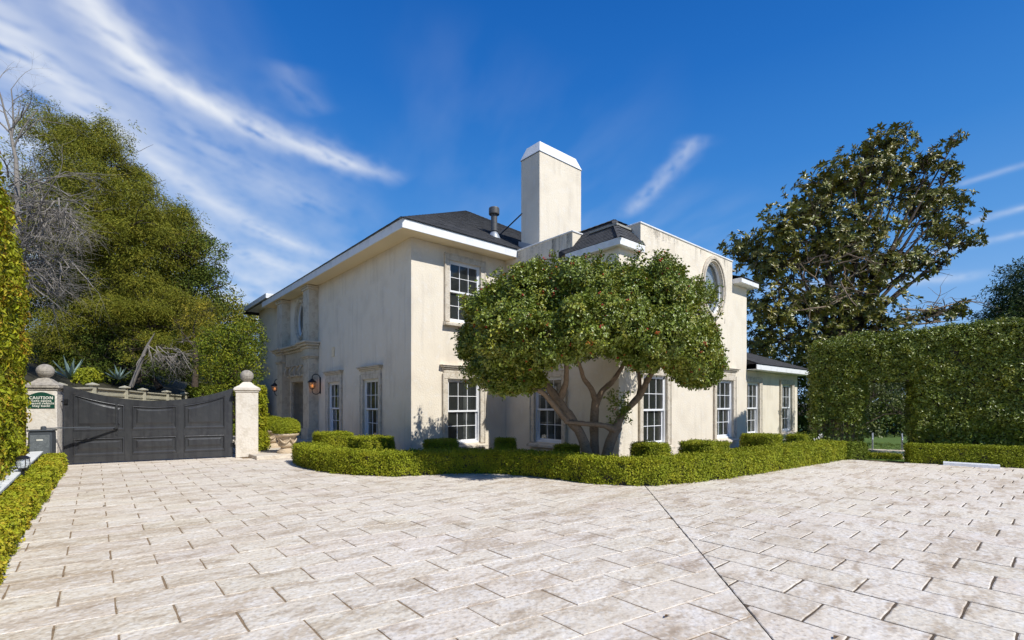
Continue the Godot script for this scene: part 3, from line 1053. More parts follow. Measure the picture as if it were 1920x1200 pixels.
func build_house() -> void:
	house = thing("house", "two-storey cream stucco house with dark hip roofs and a tall white-capped chimney", "house", CORNER, TH)
	var X := Vector3.RIGHT
	var W := 1.19
	var sill := 0.36
	var H := 1.9
	# entrance front, facing -x
	var wa := MB.new()
	wall(wa, Vector3(0, 0, -16), Vector3(0, 0, 1), 16.0, 0.0, 6.02, 0.25, [[16 - 2.5 - 0.56, 16 - 2.5 + 0.56, sill, sill + H], [16 - 5.53 - 0.56, 16 - 5.53 + 0.56, sill, sill + H], [16 - 10.2, 16 - 8.3, 0.1, 2.40], [16 - 9.25 - 0.75, 16 - 9.25 + 0.75, 5.0 - 0.9, 5.0 + 0.9]])
	obj("entrance_front_wall", wa, M.stucco, house)
	window(Vector3(0, sill, -2.5), -X, 1.12, H, "cornice", true, 1)
	window(Vector3(0, sill, -5.53), -X, 1.12, H, "cornice", true, 2)
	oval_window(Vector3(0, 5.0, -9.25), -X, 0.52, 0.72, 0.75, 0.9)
	# short sunlit wall between the corner and the projecting wing
	var wr := MB.new()
	wall(wr, Vector3(0.2501, 0, 0), X, 3.1199, 0.0, 6.02, 0.25, [[1.75 - 0.25 - W / 2, 1.75 - 0.25 + W / 2, sill - 0.05, sill - 0.05 + H], [1.79 - 0.25 - 0.57, 1.79 - 0.25 + 0.57, 3.87, 5.65]])
	obj("corner_wall", wr, M.stucco, house)
	window(Vector3(1.75, sill - 0.05, 0), Vector3.BACK, W, H, "cornice", true, 1)
	window(Vector3(1.79, 3.87, 0), Vector3.BACK, 1.14, 1.78, "plain", true, 0)
	# wing: side facing -x with parapet, then front facing +z
	var wb := MB.new()
	wall(wb, Vector3(3.37, 0, 0.0), Vector3(0, 0, 1), 4.12, 0.0, 5.55, 0.25, [[1.9 - 0.56, 1.9 + 0.56, sill, sill + H]])
	wall(wb, Vector3(3.37, 0, -0.6), Vector3(0, 0, 1), 3.43, 5.5505, 6.19, 0.25, [])
	wall(wb, Vector3(3.6205, 0, 2.83), X, 0.9, 5.5, 6.19, 0.2, [])
	obj("wing_side_wall", wb, M.stucco, house)
	window(Vector3(3.37, sill, 1.9), -X, 1.12, H, "plain", true, 1)
	var wc := MB.new()
	wall(wc, Vector3(3.37, 0, 4.37), X, 7.33, 0.0, 5.5, 0.25, [[4.96 - 3.37 - W / 2, 4.96 - 3.37 + W / 2, sill, sill + H], [9.02 - 3.37 - W / 2, 9.02 - 3.37 + W / 2, sill, sill + H], [8.27 - 3.37 - 0.8, 8.27 - 3.37 + 0.8, 5.15 - 1.05, 5.5]])
	wall(wc, Vector3(4.31, 0, 4.37), X, 5.29, 5.5005, 6.22, 0.25, [[8.27 - 4.31 - 0.8, 8.27 - 4.31 + 0.8, 5.5005, 5.15 + 1.05]])
	wall(wc, Vector3(4.31, 0, 2.6), Vector3(0, 0, 1), 1.52, 5.5005, 6.22, 0.2, [])
	wall(wc, Vector3(9.6, 0, 4.1195), Vector3(0, 0, -1), 2.0, 5.5005, 6.22, 0.2, [])
	wall(wc, Vector3(10.7, 0, 4.1195), Vector3(0, 0, -1), 20.0, 0.0, 5.5, 0.25, [])
	obj("wing_front_wall", wc, M.stucco, house)
	window(Vector3(4.96, sill, 4.37), Vector3.BACK, W, H, "cornice", true, 2)
	window(Vector3(9.02, sill, 4.37), Vector3.BACK, W, H, "cornice", true, 1)
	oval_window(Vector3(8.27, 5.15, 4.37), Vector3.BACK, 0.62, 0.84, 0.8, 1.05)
	# single-storey end
	var we := MB.new()
	wall(we, Vector3(10.7005, 0, 4.25), X, 5.2, 0.0, 2.66, 0.25, [[11.46 - 10.7 - 0.55, 11.46 - 10.7 + 0.55, sill, sill + H], [14.67 - 10.7 - 0.55, 14.67 - 10.7 + 0.55, sill, sill + H]])
	wall(we, Vector3(15.9005, 0, 4.0), Vector3(0, 0, -1), 5.0, 0.0, 2.66, 0.25, [])
	obj("end_room_wall", we, M.stucco, house)
	window(Vector3(11.46, sill, 4.25), Vector3.BACK, 1.1, H, "plain", true, 1)
	window(Vector3(14.67, sill, 4.25), Vector3.BACK, 1.1, H, "plain", true, 1)
	# rear walls, floors and partitions that close the rooms
	var wz := MB.new()
	wall(wz, Vector3(10.7, 0, -16), -X, 10.7, 0.0, 6.02, 0.2, [])
	obj("rear_wall", wz, M.stucco, house)
	var fl := MB.new()
	fl.box(Vector3(0.26, -0.05, -15.8), Vector3(10.44, 0.09, -0.26))
	fl.box(Vector3(3.63, -0.05, -0.259), Vector3(10.44, 0.09, 4.11))
	fl.box(Vector3(10.71, -0.05, -0.9), Vector3(15.64, 0.09, 3.99))
	obj("ground_floor", fl, M.floorwood, house)
	var cl := MB.new()
	cl.box(Vector3(0.26, 2.85, -15.8), Vector3(10.44, 3.1, -0.26))
	cl.box(Vector3(3.63, 2.85, -0.259), Vector3(10.44, 3.1, 4.11))
	cl.box(Vector3(0.26, 6.0, -15.8), Vector3(10.44, 6.1, -0.26))
	cl.box(Vector3(3.63, 5.42, -0.259), Vector3(10.44, 5.5, 3.2))
	cl.box(Vector3(3.63, 6.1, 3.21), Vector3(10.44, 6.15, 4.11))
	cl.box(Vector3(10.71, 2.6, -0.9), Vector3(15.64, 2.66, 3.99))
	obj("ceilings", cl, M.interior, house)
	var pt := MB.new()
	pt.box(Vector3(3.3, 0.1, -15.7), Vector3(3.42, 2.84, -0.3))
	pt.box(Vector3(0.3, 0.1, -4.2), Vector3(3.29, 2.84, -4.1))
	pt.box(Vector3(0.3, 0.1, -7.0), Vector3(3.29, 2.84, -6.9))
	pt.box(Vector3(0.3, 3.11, -4.2), Vector3(10.4, 5.9, -4.1))
	pt.box(Vector3(6.9, 0.1, -0.2), Vector3(7.0, 2.84, 4.0))
	pt.box(Vector3(3.7, 0.1, -0.2), Vector3(6.89, 2.84, -0.1))
	pt.box(Vector3(7.01, 0.1, -0.2), Vector3(10.4, 2.84, -0.1))
	pt.box(Vector3(6.2, 3.11, 1.0), Vector3(10.4, 5.4, 1.1))
	pt.box(Vector3(13.0, 0.1, -0.8), Vector3(13.1, 2.59, 3.9))
	obj("partition_walls", pt, M.interior, house)
	# parapet copings
	var cp := MB.new()
	cp.bevel(Vector3(3.345, 6.1905, -0.62), Vector3(3.645, 6.235, 2.855), 0.01)
	cp.bevel(Vector3(3.6455, 6.1905, 2.60), Vector3(4.55, 6.235, 2.855), 0.01)
	obj("coping", cp, M.fascia, house)
	var cp2 := MB.new()
	cp2.bevel(Vector3(4.285, 6.2205, 4.095), Vector3(9.625, 6.27, 4.395), 0.01)
	cp2.bevel(Vector3(4.285, 6.2205, 2.6), Vector3(4.535, 6.27, 4.0945), 0.01)
	cp2.bevel(Vector3(9.375, 6.2205, 2.1), Vector3(9.625, 6.27, 4.0945), 0.01)
	obj("coping", cp2, M.fascia, house)
	build_portal()
	build_roof()
	build_stains()

func build_portal() -> void:
	# stone entrance on the shaded front: two orders of pilasters, cornice, deep doorway
	var L := func(called: String, lo: Vector3, hi: Vector3, b: float, par: Node, m: Material) -> MeshInstance3D:
		var mb := MB.new()
		mb.bevel(lo, hi, b)
		return obj(called, mb, m, par)
	var por := Node3D.new()
	por.name = "portal"
	house.add_child(por)
	for z in [[-7.86, -7.19], [-11.39, -10.70]]:
		# plinth, five ashlar blocks with open joints, cap
		L.call("plinth", Vector3(-0.42, 0.1, z[0] - 0.05), Vector3(-0.002, 0.52, z[1] + 0.05), 0.015, por, M.limestone)
		var y := 0.522
		for k in 5:
			L.call("ashlar_block", Vector3(-0.36, y, z[0]), Vector3(-0.002, y + 0.535, z[1]), 0.007, por, M.limestone)
			y += 0.538
		L.call("pilaster_cap", Vector3(-0.40, 3.215, z[0] - 0.04), Vector3(-0.002, 3.275, z[1] + 0.04), 0.015, por, M.limestone)
		L.call("pilaster_cap", Vector3(-0.45, 3.2755, z[0] - 0.09), Vector3(-0.002, 3.335, z[1] + 0.09), 0.02, por, M.limestone)
		L.call("frieze_block", Vector3(-0.37, 3.336, z[0] - 0.01), Vector3(-0.002, 3.60, z[1] + 0.01), 0.007, por, M.limestone)
		L.call("cornice", Vector3(-0.44, 3.601, z[0] - 0.08), Vector3(-0.002, 3.70, z[1] + 0.08), 0.03, por, M.limestone)
		L.call("cornice", Vector3(-0.54, 3.7005, z[0] - 0.18), Vector3(-0.002, 3.79, z[1] + 0.18), 0.035, por, M.limestone)
		L.call("cornice", Vector3(-0.60, 3.7905, z[0] - 0.22), Vector3(-0.002, 3.87, z[1] + 0.22), 0.015, por, M.limestone)
		y = 3.8705
		for k in 3:
			L.call("ashlar_block", Vector3(-0.36, y, z[0]), Vector3(-0.002, y + 0.66, z[1]), 0.006, por, M.limestone)
			y += 0.6625
		L.call("pilaster_cap", Vector3(-0.41, y, z[0] - 0.05), Vector3(-0.002, 5.94, z[1] + 0.05), 0.012, por, M.limestone)
		L.call("pilaster_cap", Vector3(-0.44, 5.9405, z[0] - 0.08), Vector3(-0.002, 6.0, z[1] + 0.08), 0.01, por, M.limestone)
	# entablature between the pilasters
	L.call("frieze_block", Vector3(-0.22, 3.05, -10.60), Vector3(-0.002, 3.60, -7.96), 0.007, por, M.limestone)
	L.call("cornice", Vector3(-0.30, 3.601, -10.51), Vector3(-0.002, 3.70, -8.05), 0.03, por, M.limestone)
	L.call("cornice", Vector3(-0.42, 3.7005, -10.51), Vector3(-0.002, 3.79, -8.05), 0.035, por, M.limestone)
	L.call("cornice", Vector3(-0.48, 3.7905, -10.47), Vector3(-0.002, 3.868, -8.09), 0.015, por, M.limestone)
	for k in 4:   # carved scrolls under the cornice
		var z := -10.2 + 0.62 * k
		var mb := MB.new()
		var path := []
		var rad := []
		for i in 9:
			var t := i / 8.0
			path.append(Vector3(-0.26 - 0.10 * sin(t * PI * 0.9), 3.0 - 0.42 * t, z))
			rad.append(0.05 * (1.0 - 0.55 * t))
		mb.tube(path, rad, 8)
		obj("scroll_bracket", mb, M.limestone, por)
		L.call("bracket_block", Vector3(-0.36, 3.0, z - 0.09), Vector3(-0.222, 3.045, z + 0.09), 0.012, por, M.limestone)
	# door architrave, reveal and door
	L.call("lintel", Vector3(-0.12, 2.40, -10.38), Vector3(-0.002, 2.60, -8.12), 0.012, por, M.limestone)
	L.call("lintel", Vector3(-0.20, 2.601, -10.5), Vector3(-0.002, 2.70, -8.0), 0.02, por, M.limestone)
	L.call("lintel", Vector3(-0.10, 2.701, -10.55), Vector3(-0.002, 3.049, -7.93), 0.007, por, M.limestone)
	L.call("jamb", Vector3(-0.12, 0.1, -10.38), Vector3(-0.002, 2.399, -10.19), 0.012, por, M.limestone)
	L.call("jamb", Vector3(-0.12, 0.1, -8.31), Vector3(-0.002, 2.399, -8.12), 0.012, por, M.limestone)
	for j in [[-10.6, -10.2], [-8.3, -7.9]]:
		L.call("reveal", Vector3(0.0, 0.1, j[0]), Vector3(0.75, 2.40, j[1]), 0.004, por, M.limestone)
	L.call("reveal", Vector3(0.255, 2.401, -10.6), Vector3(0.75, 2.6, -7.9), 0.004, por, M.limestone)
	var d := MB.new()
	d.bevel(Vector3(0.62, 0.1, -10.199), Vector3(0.69, 2.399, -9.26), 0.006)
	d.bevel(Vector3(0.62, 0.1, -9.25), Vector3(0.69, 2.399, -8.301), 0.006)
	for zc in [-9.73, -8.78]:
		for yy in [[0.3, 1.0], [1.12, 2.2]]:
			d.bevel(Vector3(0.60, yy[0], zc - 0.3), Vector3(0.619, yy[1], zc + 0.3), 0.015)
	obj("door", d, M.door, por)
	# small junction box on the wall
	L.call("junction_box", Vector3(-0.045, 3.18, -5.72), Vector3(-0.002, 3.52, -5.52), 0.008, house, M.soffit)

func build_roof() -> void:
	var o := 0.57
	var e := 6.24         # top of the fascia
	var r := MB.new()     # roof deck and eaves
	var pk := Vector3(6.43, 10.36, -6.43)
	var pk2 := Vector3(6.43, 10.36, -10.1)
	var A := Vector3(-o, e, o)
	var B := Vector3(13.43, e, o)
	var C2 := Vector3(13.43, e, -17.0)
	var D2 := Vector3(-o, e, -17.0)
	r.tri(A, B, pk)
	r.quad(D2, A, pk, pk2)
	r.quad(B, C2, pk2, pk)
	r.tri(C2, D2, pk2)
	var roof := obj("roof", r, mat(lin(0.03, 0.03, 0.03), 0.9), house)
	var sm := MB.new()
	shingles(sm, A + Vector3(0, 0.01, 0.04), B + Vector3(0, 0.01, 0.04), pk, pk)
	shingles(sm, D2, A + Vector3(-0.04, 0.01, 0), pk, pk2, 0.3)
	var q := obj("shingles", sm, M.shingle, roof)
	q.set_meta("kind", "stuff")
	var dR := (B - A).normalized()
	var nF := Vector3(0, -0.5, 0.86).normalized()
	var nL := Vector3(-0.86, -0.5, 0).normalized()
	hip_caps(roof, A, pk, nL, nF)
	hip_caps(roof, Vector3(11.6, e + 1.08, -1.26), pk, nF, Vector3(0.86, -0.5, 0).normalized())
	# fascias and soffits of the main eaves
	var fz := MB.new()
	fz.bevel(Vector3(-o, 6.0, o - 0.03), Vector3(3.364, e, o), 0.004)
	fz.bevel(Vector3(-o, 6.0, -13.1), Vector3(-o + 0.03, e - 0.0005, o - 0.0305), 0.004)
	fz.bevel(Vector3(-o + 0.0305, 6.0, -13.1), Vector3(-0.001, e - 0.002, -13.07), 0.004)
	obj("fascia", fz, M.fascia, house)
	var dr := MB.new()    # metal drip edge
	dr.bevel(Vector3(-o - 0.025, e + 0.0005, o - 0.02), Vector3(3.36, e + 0.018, o + 0.03), 0.004)
	dr.bevel(Vector3(-o - 0.03, e + 0.0005, -13.1), Vector3(-o + 0.02, e + 0.017, o - 0.0205), 0.004)
	obj("drip_edge", dr, M.boxframe, house)
	var sf := MB.new()
	sf.box(Vector3(-o + 0.031, 6.021, 0.0), Vector3(3.363, 6.04, o - 0.031))
	sf.box(Vector3(-o + 0.031, 6.021, -13.06), Vector3(0.2, 6.0405, -0.0005))
	obj("soffit", sf, M.soffit, house)
	# higher eave at the far end of the entrance front
	var fe := MB.new()
	fe.bevel(Vector3(-o - 0.05, 6.30, -16.4), Vector3(0.4, 6.52, -12.2), 0.006)
	obj("eave", fe, M.fascia, house)
	var fw := MB.new()
	fw.box(Vector3(0.001, 6.0205, -16.0), Vector3(0.3, 6.299, -12.3))
	obj("upper_wall", fw, M.stucco, house)
	# small hipped roof at the wing's corner
	var bo := 0.17
	var be := 5.58
	var c0 := Vector3(3.37 - bo, be, 4.37 + bo)
	var bp := Vector3(3.95, 6.38, 3.79)
	var bl := Vector3(3.37 - bo, be, 2.72)
	var br := Vector3(4.27, be, 4.37 + bo)
	var b := MB.new()
	b.quad(bl, c0, bp, Vector3(3.95, 6.38, 0.9))
	b.quad(c0, br, Vector3(4.9, 6.38, 3.79), bp)
	b.quad(bp, Vector3(4.9, 6.38, 3.79), Vector3(4.9, 6.38, 0.9), Vector3(3.95, 6.38, 0.9))
	b.tri(bl, Vector3(3.95, 6.38, 0.9), Vector3(3.95, 5.5, 0.9))
	var br_roof := obj("corner_roof", b, mat(lin(0.03, 0.03, 0.03), 0.9), house)
	var bs := MB.new()
	shingles(bs, bl, c0, bp, Vector3(3.95, 6.38, 1.2), 0.13)
	shingles(bs, c0, br, Vector3(4.9, 6.38, 3.79), bp, 0.13)
	var qb := obj("shingles", bs, M.shingle, br_roof)
	qb.set_meta("kind", "stuff")
	hip_caps(br_roof, c0, bp, nL, nF)
	hip_caps(br_roof, Vector3(3.95, 6.38, 1.2), bp, nL, Vector3(0.95, -0.1, 0).normalized())
	hip_caps(br_roof, Vector3(4.8, 6.38, 3.79), bp, nF, Vector3(0, -0.1, -0.95).normalized())
	var bf := MB.new()
	bf.bevel(Vector3(3.37 - bo, 5.40, 4.37 + bo - 0.03), Vector3(4.26, be - 0.004, 4.37 + bo), 0.004)
	bf.bevel(Vector3(3.37 - bo, 5.40, 2.72), Vector3(3.37 - bo + 0.03, be - 0.004, 4.37 + bo - 0.0305), 0.004)
	bf.bevel(Vector3(3.37 - bo + 0.0305, 5.40, 2.72), Vector3(3.369, 5.56, 2.75), 0.004)
	bf.bevel(Vector3(4.22, 5.40, 4.3705), Vector3(4.26, 5.55, 4.37 + bo - 0.0305), 0.004)
	bf.box(Vector3(3.37 - bo + 0.031, 5.41, 4.3705), Vector3(4.2195, 5.425, 4.37 + bo - 0.031))
	bf.box(Vector3(3.37 - bo + 0.031, 5.41, 2.7505), Vector3(3.3695, 5.4255, 4.3700))
	obj("fascia", bf, M.fascia, house)
	var fs := MB.new()    # flashing against both parapets
	fs.quad(Vector3(4.3, be + 0.03, 4.42), Vector3(4.3, be + 0.16, 4.42), Vector3(4.3, 6.40, 3.66), Vector3(4.3, 6.27, 3.66))
	fs.quad(Vector3(4.12, be + 0.05, 4.50), Vector3(4.3, be + 0.06, 4.50), Vector3(4.3, 6.40, 3.73), Vector3(4.12, 6.39, 3.73))
	fs.quad(Vector3(3.37, 5.62, 2.86), Vector3(4.0, 6.20, 2.86), Vector3(4.0, 6.28, 2.86), Vector3(3.37, 5.72, 2.86))
	fs.quad(Vector3(3.30, 5.69, 2.97), Vector3(4.0, 6.44, 2.97), Vector3(4.0, 6.42, 2.86), Vector3(3.30, 5.67, 2.86))
	obj("flashing", fs, M.flash, house)
	# eave at the right end of the upper wall
	var re := MB.new()
	re.bevel(Vector3(9.63, 5.50, 4.3705), Vector3(10.98, 5.66, 4.67), 0.006)
	re.bevel(Vector3(9.63, 5.5005, 2.0), Vector3(10.98, 5.66, 4.37), 0.006)
	obj("fascia", re, M.fascia, house)
	var rr := MB.new()
	shingles(rr, Vector3(9.63, 5.67, 4.70), Vector3(11.0, 5.67, 4.70), Vector3(10.3, 6.05, 3.6), Vector3(9.63, 6.05, 3.6), 0.13)
	shingles(rr, Vector3(11.0, 5.67, 4.70), Vector3(11.0, 5.67, 2.0), Vector3(10.3, 6.05, 2.0), Vector3(10.3, 6.05, 3.6), 0.13)
	obj("roof", rr, M.shingle, house)
	# roof of the single-storey end
	var we := 2.86
	var a := Vector3(10.705, we, 4.72)
	var bb := Vector3(16.35, we, 4.72)
	var cc := Vector3(16.35, we, -1.2)
	var t1 := Vector3(10.705, 4.10, 1.7)
	var t2 := Vector3(13.0, 4.10, 1.7)
	var wr := MB.new()
	wr.quad(a, bb, t2, t1)
	wr.tri(bb, cc, t2)
	wr.quad(Vector3(10.705, we, 4.72), t1, t1 - Vector3(0, 0, 2.9), Vector3(10.705, we, -1.2))
	wr.quad(t1, t2, cc, Vector3(10.705, we, -1.2))
	var er := obj("end_room_roof", wr, mat(lin(0.03, 0.03, 0.03), 0.9), house)
	var es := MB.new()
	shingles(es, a + Vector3(0, 0.005, 0.03), bb + Vector3(0.03, 0.005, 0.03), t2, t1)
	shingles(es, bb + Vector3(0.03, 0.005, 0), cc, t2, t2)
	var qe := obj("shingles", es, M.shingle, er)
	qe.set_meta("kind", "stuff")
	hip_caps(er, bb, t2, nF, Vector3(0.9, -0.4, 0).normalized())
	var ef := MB.new()
	ef.bevel(Vector3(10.706, 2.665, 4.69), Vector3(16.35, 2.85, 4.72), 0.004)
	ef.bevel(Vector3(16.32, 2.665, -1.2), Vector3(16.3495, 2.85, 4.6895), 0.004)
	ef.box(Vector3(10.706, 2.67, 4.0), Vector3(16.3195, 2.685, 4.6895))
	obj("fascia", ef, M.fascia, house)
	# chimney
	var ch := MB.new()
	var cx0 := 3.9
	var cx1 := 5.85
	var cz0 := 0.14
	var cz1 := 1.0
	ch.bevel(Vector3(cx0, 5.5, cz0), Vector3(cx1, 9.31, cz1), 0.012)
	var chm := obj("chimney", ch, M.stucco, house)
	var cb := MB.new()
	var k0 := [Vector3(cx0 - 0.015, 9.335, cz1 + 0.015), Vector3(cx1 + 0.015, 9.335, cz1 + 0.015), Vector3(cx1 + 0.015, 9.335, cz0 - 0.015), Vector3(cx0 - 0.015, 9.335, cz0 - 0.015)]
	var k1 := [Vector3(cx0 + 0.13, 9.72, cz1 - 0.13), Vector3(cx1 - 0.13, 9.72, cz1 - 0.13), Vector3(cx1 - 0.13, 9.72, cz0 + 0.13), Vector3(cx0 + 0.13, 9.72, cz0 + 0.13)]
	for k in 4: cb.quad(k0[k], k0[(k + 1) % 4], k1[(k + 1) % 4], k1[k])
	cb.quad(k1[0], k1[1], k1[2], k1[3])
	obj("chimney_cap", cb, M.fascia, chm)
	var lip := MB.new()
	lip.bevel(Vector3(cx0 - 0.02, 9.3105, cz0 - 0.02), Vector3(cx1 + 0.02, 9.334, cz1 + 0.02), 0.006)
	obj("cap_flashing", lip, M.flash, chm)
	var bf2 := MB.new()
	bf2.quad(Vector3(cx0 - 0.02, 6.25, cz1 + 0.12), Vector3(cx0 - 0.02, 6.25, cz0 - 0.1), Vector3(cx0 - 0.02, 6.75, cz0 - 0.1), Vector3(cx0 - 0.02, 6.35, cz1 + 0.02))
	obj("base_flashing", bf2, M.flash, chm)
	var rod := MB.new()
	rod.tube([Vector3(3.9, 7.62, 0.2), Vector3(4.1, 7.35, -1.15)], [0.022, 0.022], 8)
	obj("brace_rod", rod, M.boxframe, chm)
	# flue pipe on the roof slope
	var vx := 3.5
	var vz := -0.75
	var vy := e + (o - vz) * 0.5886
	var vp := MB.new()
	vp.lathe([Vector2(0.105, 0.0), Vector2(0.105, 0.78)], 20, Vector3(vx, vy, vz))
	vp.lathe([Vector2(0.11, 0.18), Vector2(0.125, 0.185), Vector2(0.125, 0.215), Vector2(0.11, 0.22)], 20, Vector3(vx, vy, vz))
	var pipe := obj("flue_pipe", vp, M.pipe, roof)
	var vc := MB.new()
	vc.lathe([Vector2(0.10, 0.72), Vector2(0.17, 0.735), Vector2(0.178, 0.76), Vector2(0.178, 0.92), Vector2(0.165, 0.955), Vector2(0.0, 0.975)], 24, Vector3(vx, vy, vz))
	obj("flue_cap", vc, M.pipe, pipe)
	var vb := MB.new()
	vb.lathe([Vector2(0.24, -0.13), Vector2(0.16, 0.06), Vector2(0.112, 0.14)], 20, Vector3(vx, vy, vz))
	obj("flue_flashing", vb, M.flash, pipe)

# ---------------------------------------------------------------- gate
const G0 := Vector3(-10.86, 0, -11.66)
const GT := 0.5127
func gate_top(x: float) -> float:
	return 1.565 + 0.375 * pow(absf(x - 1.80) / 1.80, 2.0)
func build_gate() -> void:
	var g := thing("driveway_gate", "wide dark grey panelled driveway gate with a dipped curved top", "gate", G0, GT)
	var Lg := 3.54
	var N := 28
	# slab
	var sl := MB.new()
	for k in N:
		var a := 0.01 + (Lg - 0.02) * k / N
		var b := 0.01 + (Lg - 0.02) * (k + 1) / N
		var za := -0.03
		var zb := 0.0
		sl.quad(Vector3(a, 0.05, zb), Vector3(b, 0.05, zb), Vector3(b, gate_top(b), zb), Vector3(a, gate_top(a), zb))
		sl.quad(Vector3(b, 0.05, za), Vector3(a, 0.05, za), Vector3(a, gate_top(a), za), Vector3(b, gate_top(b), za))
	obj("backing", sl, M.gate, g)
	# frame of stiles and rails, proud of the panels
	var cols := [[0.17, 1.165], [1.31, 2.26], [2.41, 3.355]]
	var st := [[0.0, 0.17], [1.165, 1.31], [2.26, 2.41], [3.355, Lg]]
	for q in st:
		var mb := MB.new()
		var a: float = q[0]
		var b: float = q[1]
		var f := 0.035
		mb.quad(Vector3(a, 0.03, f), Vector3(b, 0.03, f), Vector3(b, gate_top(b), f), Vector3(a, gate_top(a), f))
		mb.quad(Vector3(b, 0.03, f), Vector3(b, 0.03, -0.04), Vector3(b, gate_top(b), -0.04), Vector3(b, gate_top(b), f))
		mb.quad(Vector3(a, 0.03, -0.04), Vector3(a, 0.03, f), Vector3(a, gate_top(a), f), Vector3(a, gate_top(a), -0.04))
		mb.quad(Vector3(a, gate_top(a), f), Vector3(b, gate_top(b), f), Vector3(b, gate_top(b), -0.04), Vector3(a, gate_top(a), -0.04))
		mb.quad(Vector3(b, 0.03, -0.04), Vector3(a, 0.03, -0.04), Vector3(a, gate_top(a), -0.04), Vector3(b, gate_top(b), -0.04))
		obj("stile", mb, M.gate, g)
	for c in cols:
		for r in [[0.03, 0.18], [0.64, 0.80]]:
			var mb := MB.new()
			mb.bevel(Vector3(c[0] + 0.0005, r[0], 0.0005), Vector3(c[1] - 0.0005, r[1], 0.0345), 0.004)
			obj("rail", mb, M.gate, g)
		var tr := MB.new()
		var n := 12
		for k in n:
			var a := lerpf(c[0], c[1], float(k) / n)
			var b := lerpf(c[0], c[1], float(k + 1) / n)
			var f := 0.0345
			var d := 0.15
			tr.quad(Vector3(a, gate_top(a) - d, f), Vector3(b, gate_top(b) - d, f), Vector3(b, gate_top(b), f), Vector3(a, gate_top(a), f))
			tr.quad(Vector3(a, gate_top(a), f), Vector3(b, gate_top(b), f), Vector3(b, gate_top(b), -0.035), Vector3(a, gate_top(a), -0.035))
			tr.quad(Vector3(a, gate_top(a) - d, 0.0), Vector3(b, gate_top(b) - d, 0.0), Vector3(b, gate_top(b) - d, f), Vector3(a, gate_top(a) - d, f))
		obj("rail", tr, M.gate, g)
		# raised and fielded panels
		for row in 2:
			var y0 := 0.18 if row == 0 else 0.80
			var pan := MB.new()
			var m := 14
			for k in m:
				var ta := float(k) / m
				var tb := float(k + 1) / m
				for stp in [[0.0, 0.028, 0.02, 0.034], [0.028, 0.05, 0.034, 0.004], [0.05, 0.085, 0.004, 0.004], [0.085, 0.12, 0.004, 0.026], [0.12, -1.0, 0.026, 0.026]]:
					var i0: float = stp[0]
					var i1: float = stp[1]
					var top_a := [_pan(c, ta, i0, row), _pan(c, tb, i0, row)]
					if i1 < 0:
						var x0 := lerpf(c[0] + i0, c[1] - i0, ta)
						var x1 := lerpf(c[0] + i0, c[1] - i0, tb)
						pan.quad(Vector3(x0, y0 + i0 * 1.7, stp[2]), Vector3(x1, y0 + i0 * 1.7, stp[2]), Vector3(x1, top_a[1].y, stp[2]), Vector3(x0, top_a[0].y, stp[2]))
						continue
					var top_b := [_pan(c, ta, i1, row), _pan(c, tb, i1, row)]
					var zo := Vector3(0, 0, stp[2])
					var zi := Vector3(0, 0, stp[3])
					pan.quad(top_b[0] + zi, top_b[1] + zi, top_a[1] + zo, top_a[0] + zo)
					var ba := Vector3(lerpf(c[0] + i0, c[1] - i0, ta), y0 + i0 * 1.7, 0)
					var bb := Vector3(lerpf(c[0] + i0, c[1] - i0, tb), y0 + i0 * 1.7, 0)
					var ca := Vector3(lerpf(c[0] + i1, c[1] - i1, ta), y0 + i1 * 1.7, 0)
					var cb := Vector3(lerpf(c[0] + i1, c[1] - i1, tb), y0 + i1 * 1.7, 0)
					pan.quad(ba + zo, bb + zo, cb + zi, ca + zi)
					if k == 0: pan.quad(ba + zo, ca + zi, top_b[0] + zi, top_a[0] + zo)
					if k == m - 1: pan.quad(cb + zi, bb + zo, top_a[1] + zo, top_b[1] + zi)
			obj("panel", pan, M.gate, g)
	var hg := MB.new()
	for y in [0.35, 1.62]:
		hg.tube([Vector3(Lg + 0.03, y - 0.09, 0.05), Vector3(Lg + 0.03, y + 0.09, 0.05)], [0.022, 0.022], 10)
		hg.bevel(Vector3(Lg - 0.05, y - 0.05, 0.036), Vector3(Lg + 0.02, y + 0.05, 0.05), 0.004)
	obj("hinges", hg, M.black, g)
	var lt := MB.new()
	lt.bevel(Vector3(0.01, 1.48, 0.036), Vector3(0.09, 1.6, 0.075), 0.008)
	lt.tube([Vector3(0.03, 1.54, 0.09), Vector3(-0.03, 1.54, 0.09)], [0.018, 0.018], 8)
	obj("latch", lt, M.black, g)
	# bracket on the face of the gate that takes the opener's arm
	var bk := MB.new()
	bk.bevel(Vector3(0.985, 0.70, 0.036), Vector3(1.03, 1.50, 0.048), 0.004)
	bk.bevel(Vector3(0.97, 0.86, 0.05), Vector3(1.045, 0.96, 0.12), 0.006)
	obj("arm_bracket", bk, M.gate, g)
	# pillars
	for k in 2:
		var x0 := -0.62 if k == 0 else 3.60
		var o := G0 + Vector3(cos(GT), 0, -sin(GT)) * (x0 + 0.285)
		var p := thing("gate_pillar", "pale stucco gate pillar with the green caution sign and a weathered stone ball" if k == 0 else "pale stucco gate pillar with a stone ball, between the gate and the house path", "pillar", o, GT, "gate pillars")
		var sh := MB.new()
		sh.bevel(Vector3(-0.275, 0, -0.275), Vector3(0.275, 1.80, 0.275), 0.015)
		obj("shaft", sh, M.pillar, p)
		var cp := MB.new()
		cp.bevel(Vector3(-0.295, 1.8005, -0.295), Vector3(0.295, 1.845, 0.295), 0.012)
		cp.bevel(Vector3(-0.33, 1.8455, -0.33), Vector3(0.33, 1.92, 0.33), 0.02)
		var lo := [Vector3(-0.325, 1.921, 0.325), Vector3(0.325, 1.921, 0.325), Vector3(0.325, 1.921, -0.325), Vector3(-0.325, 1.921, -0.325)]
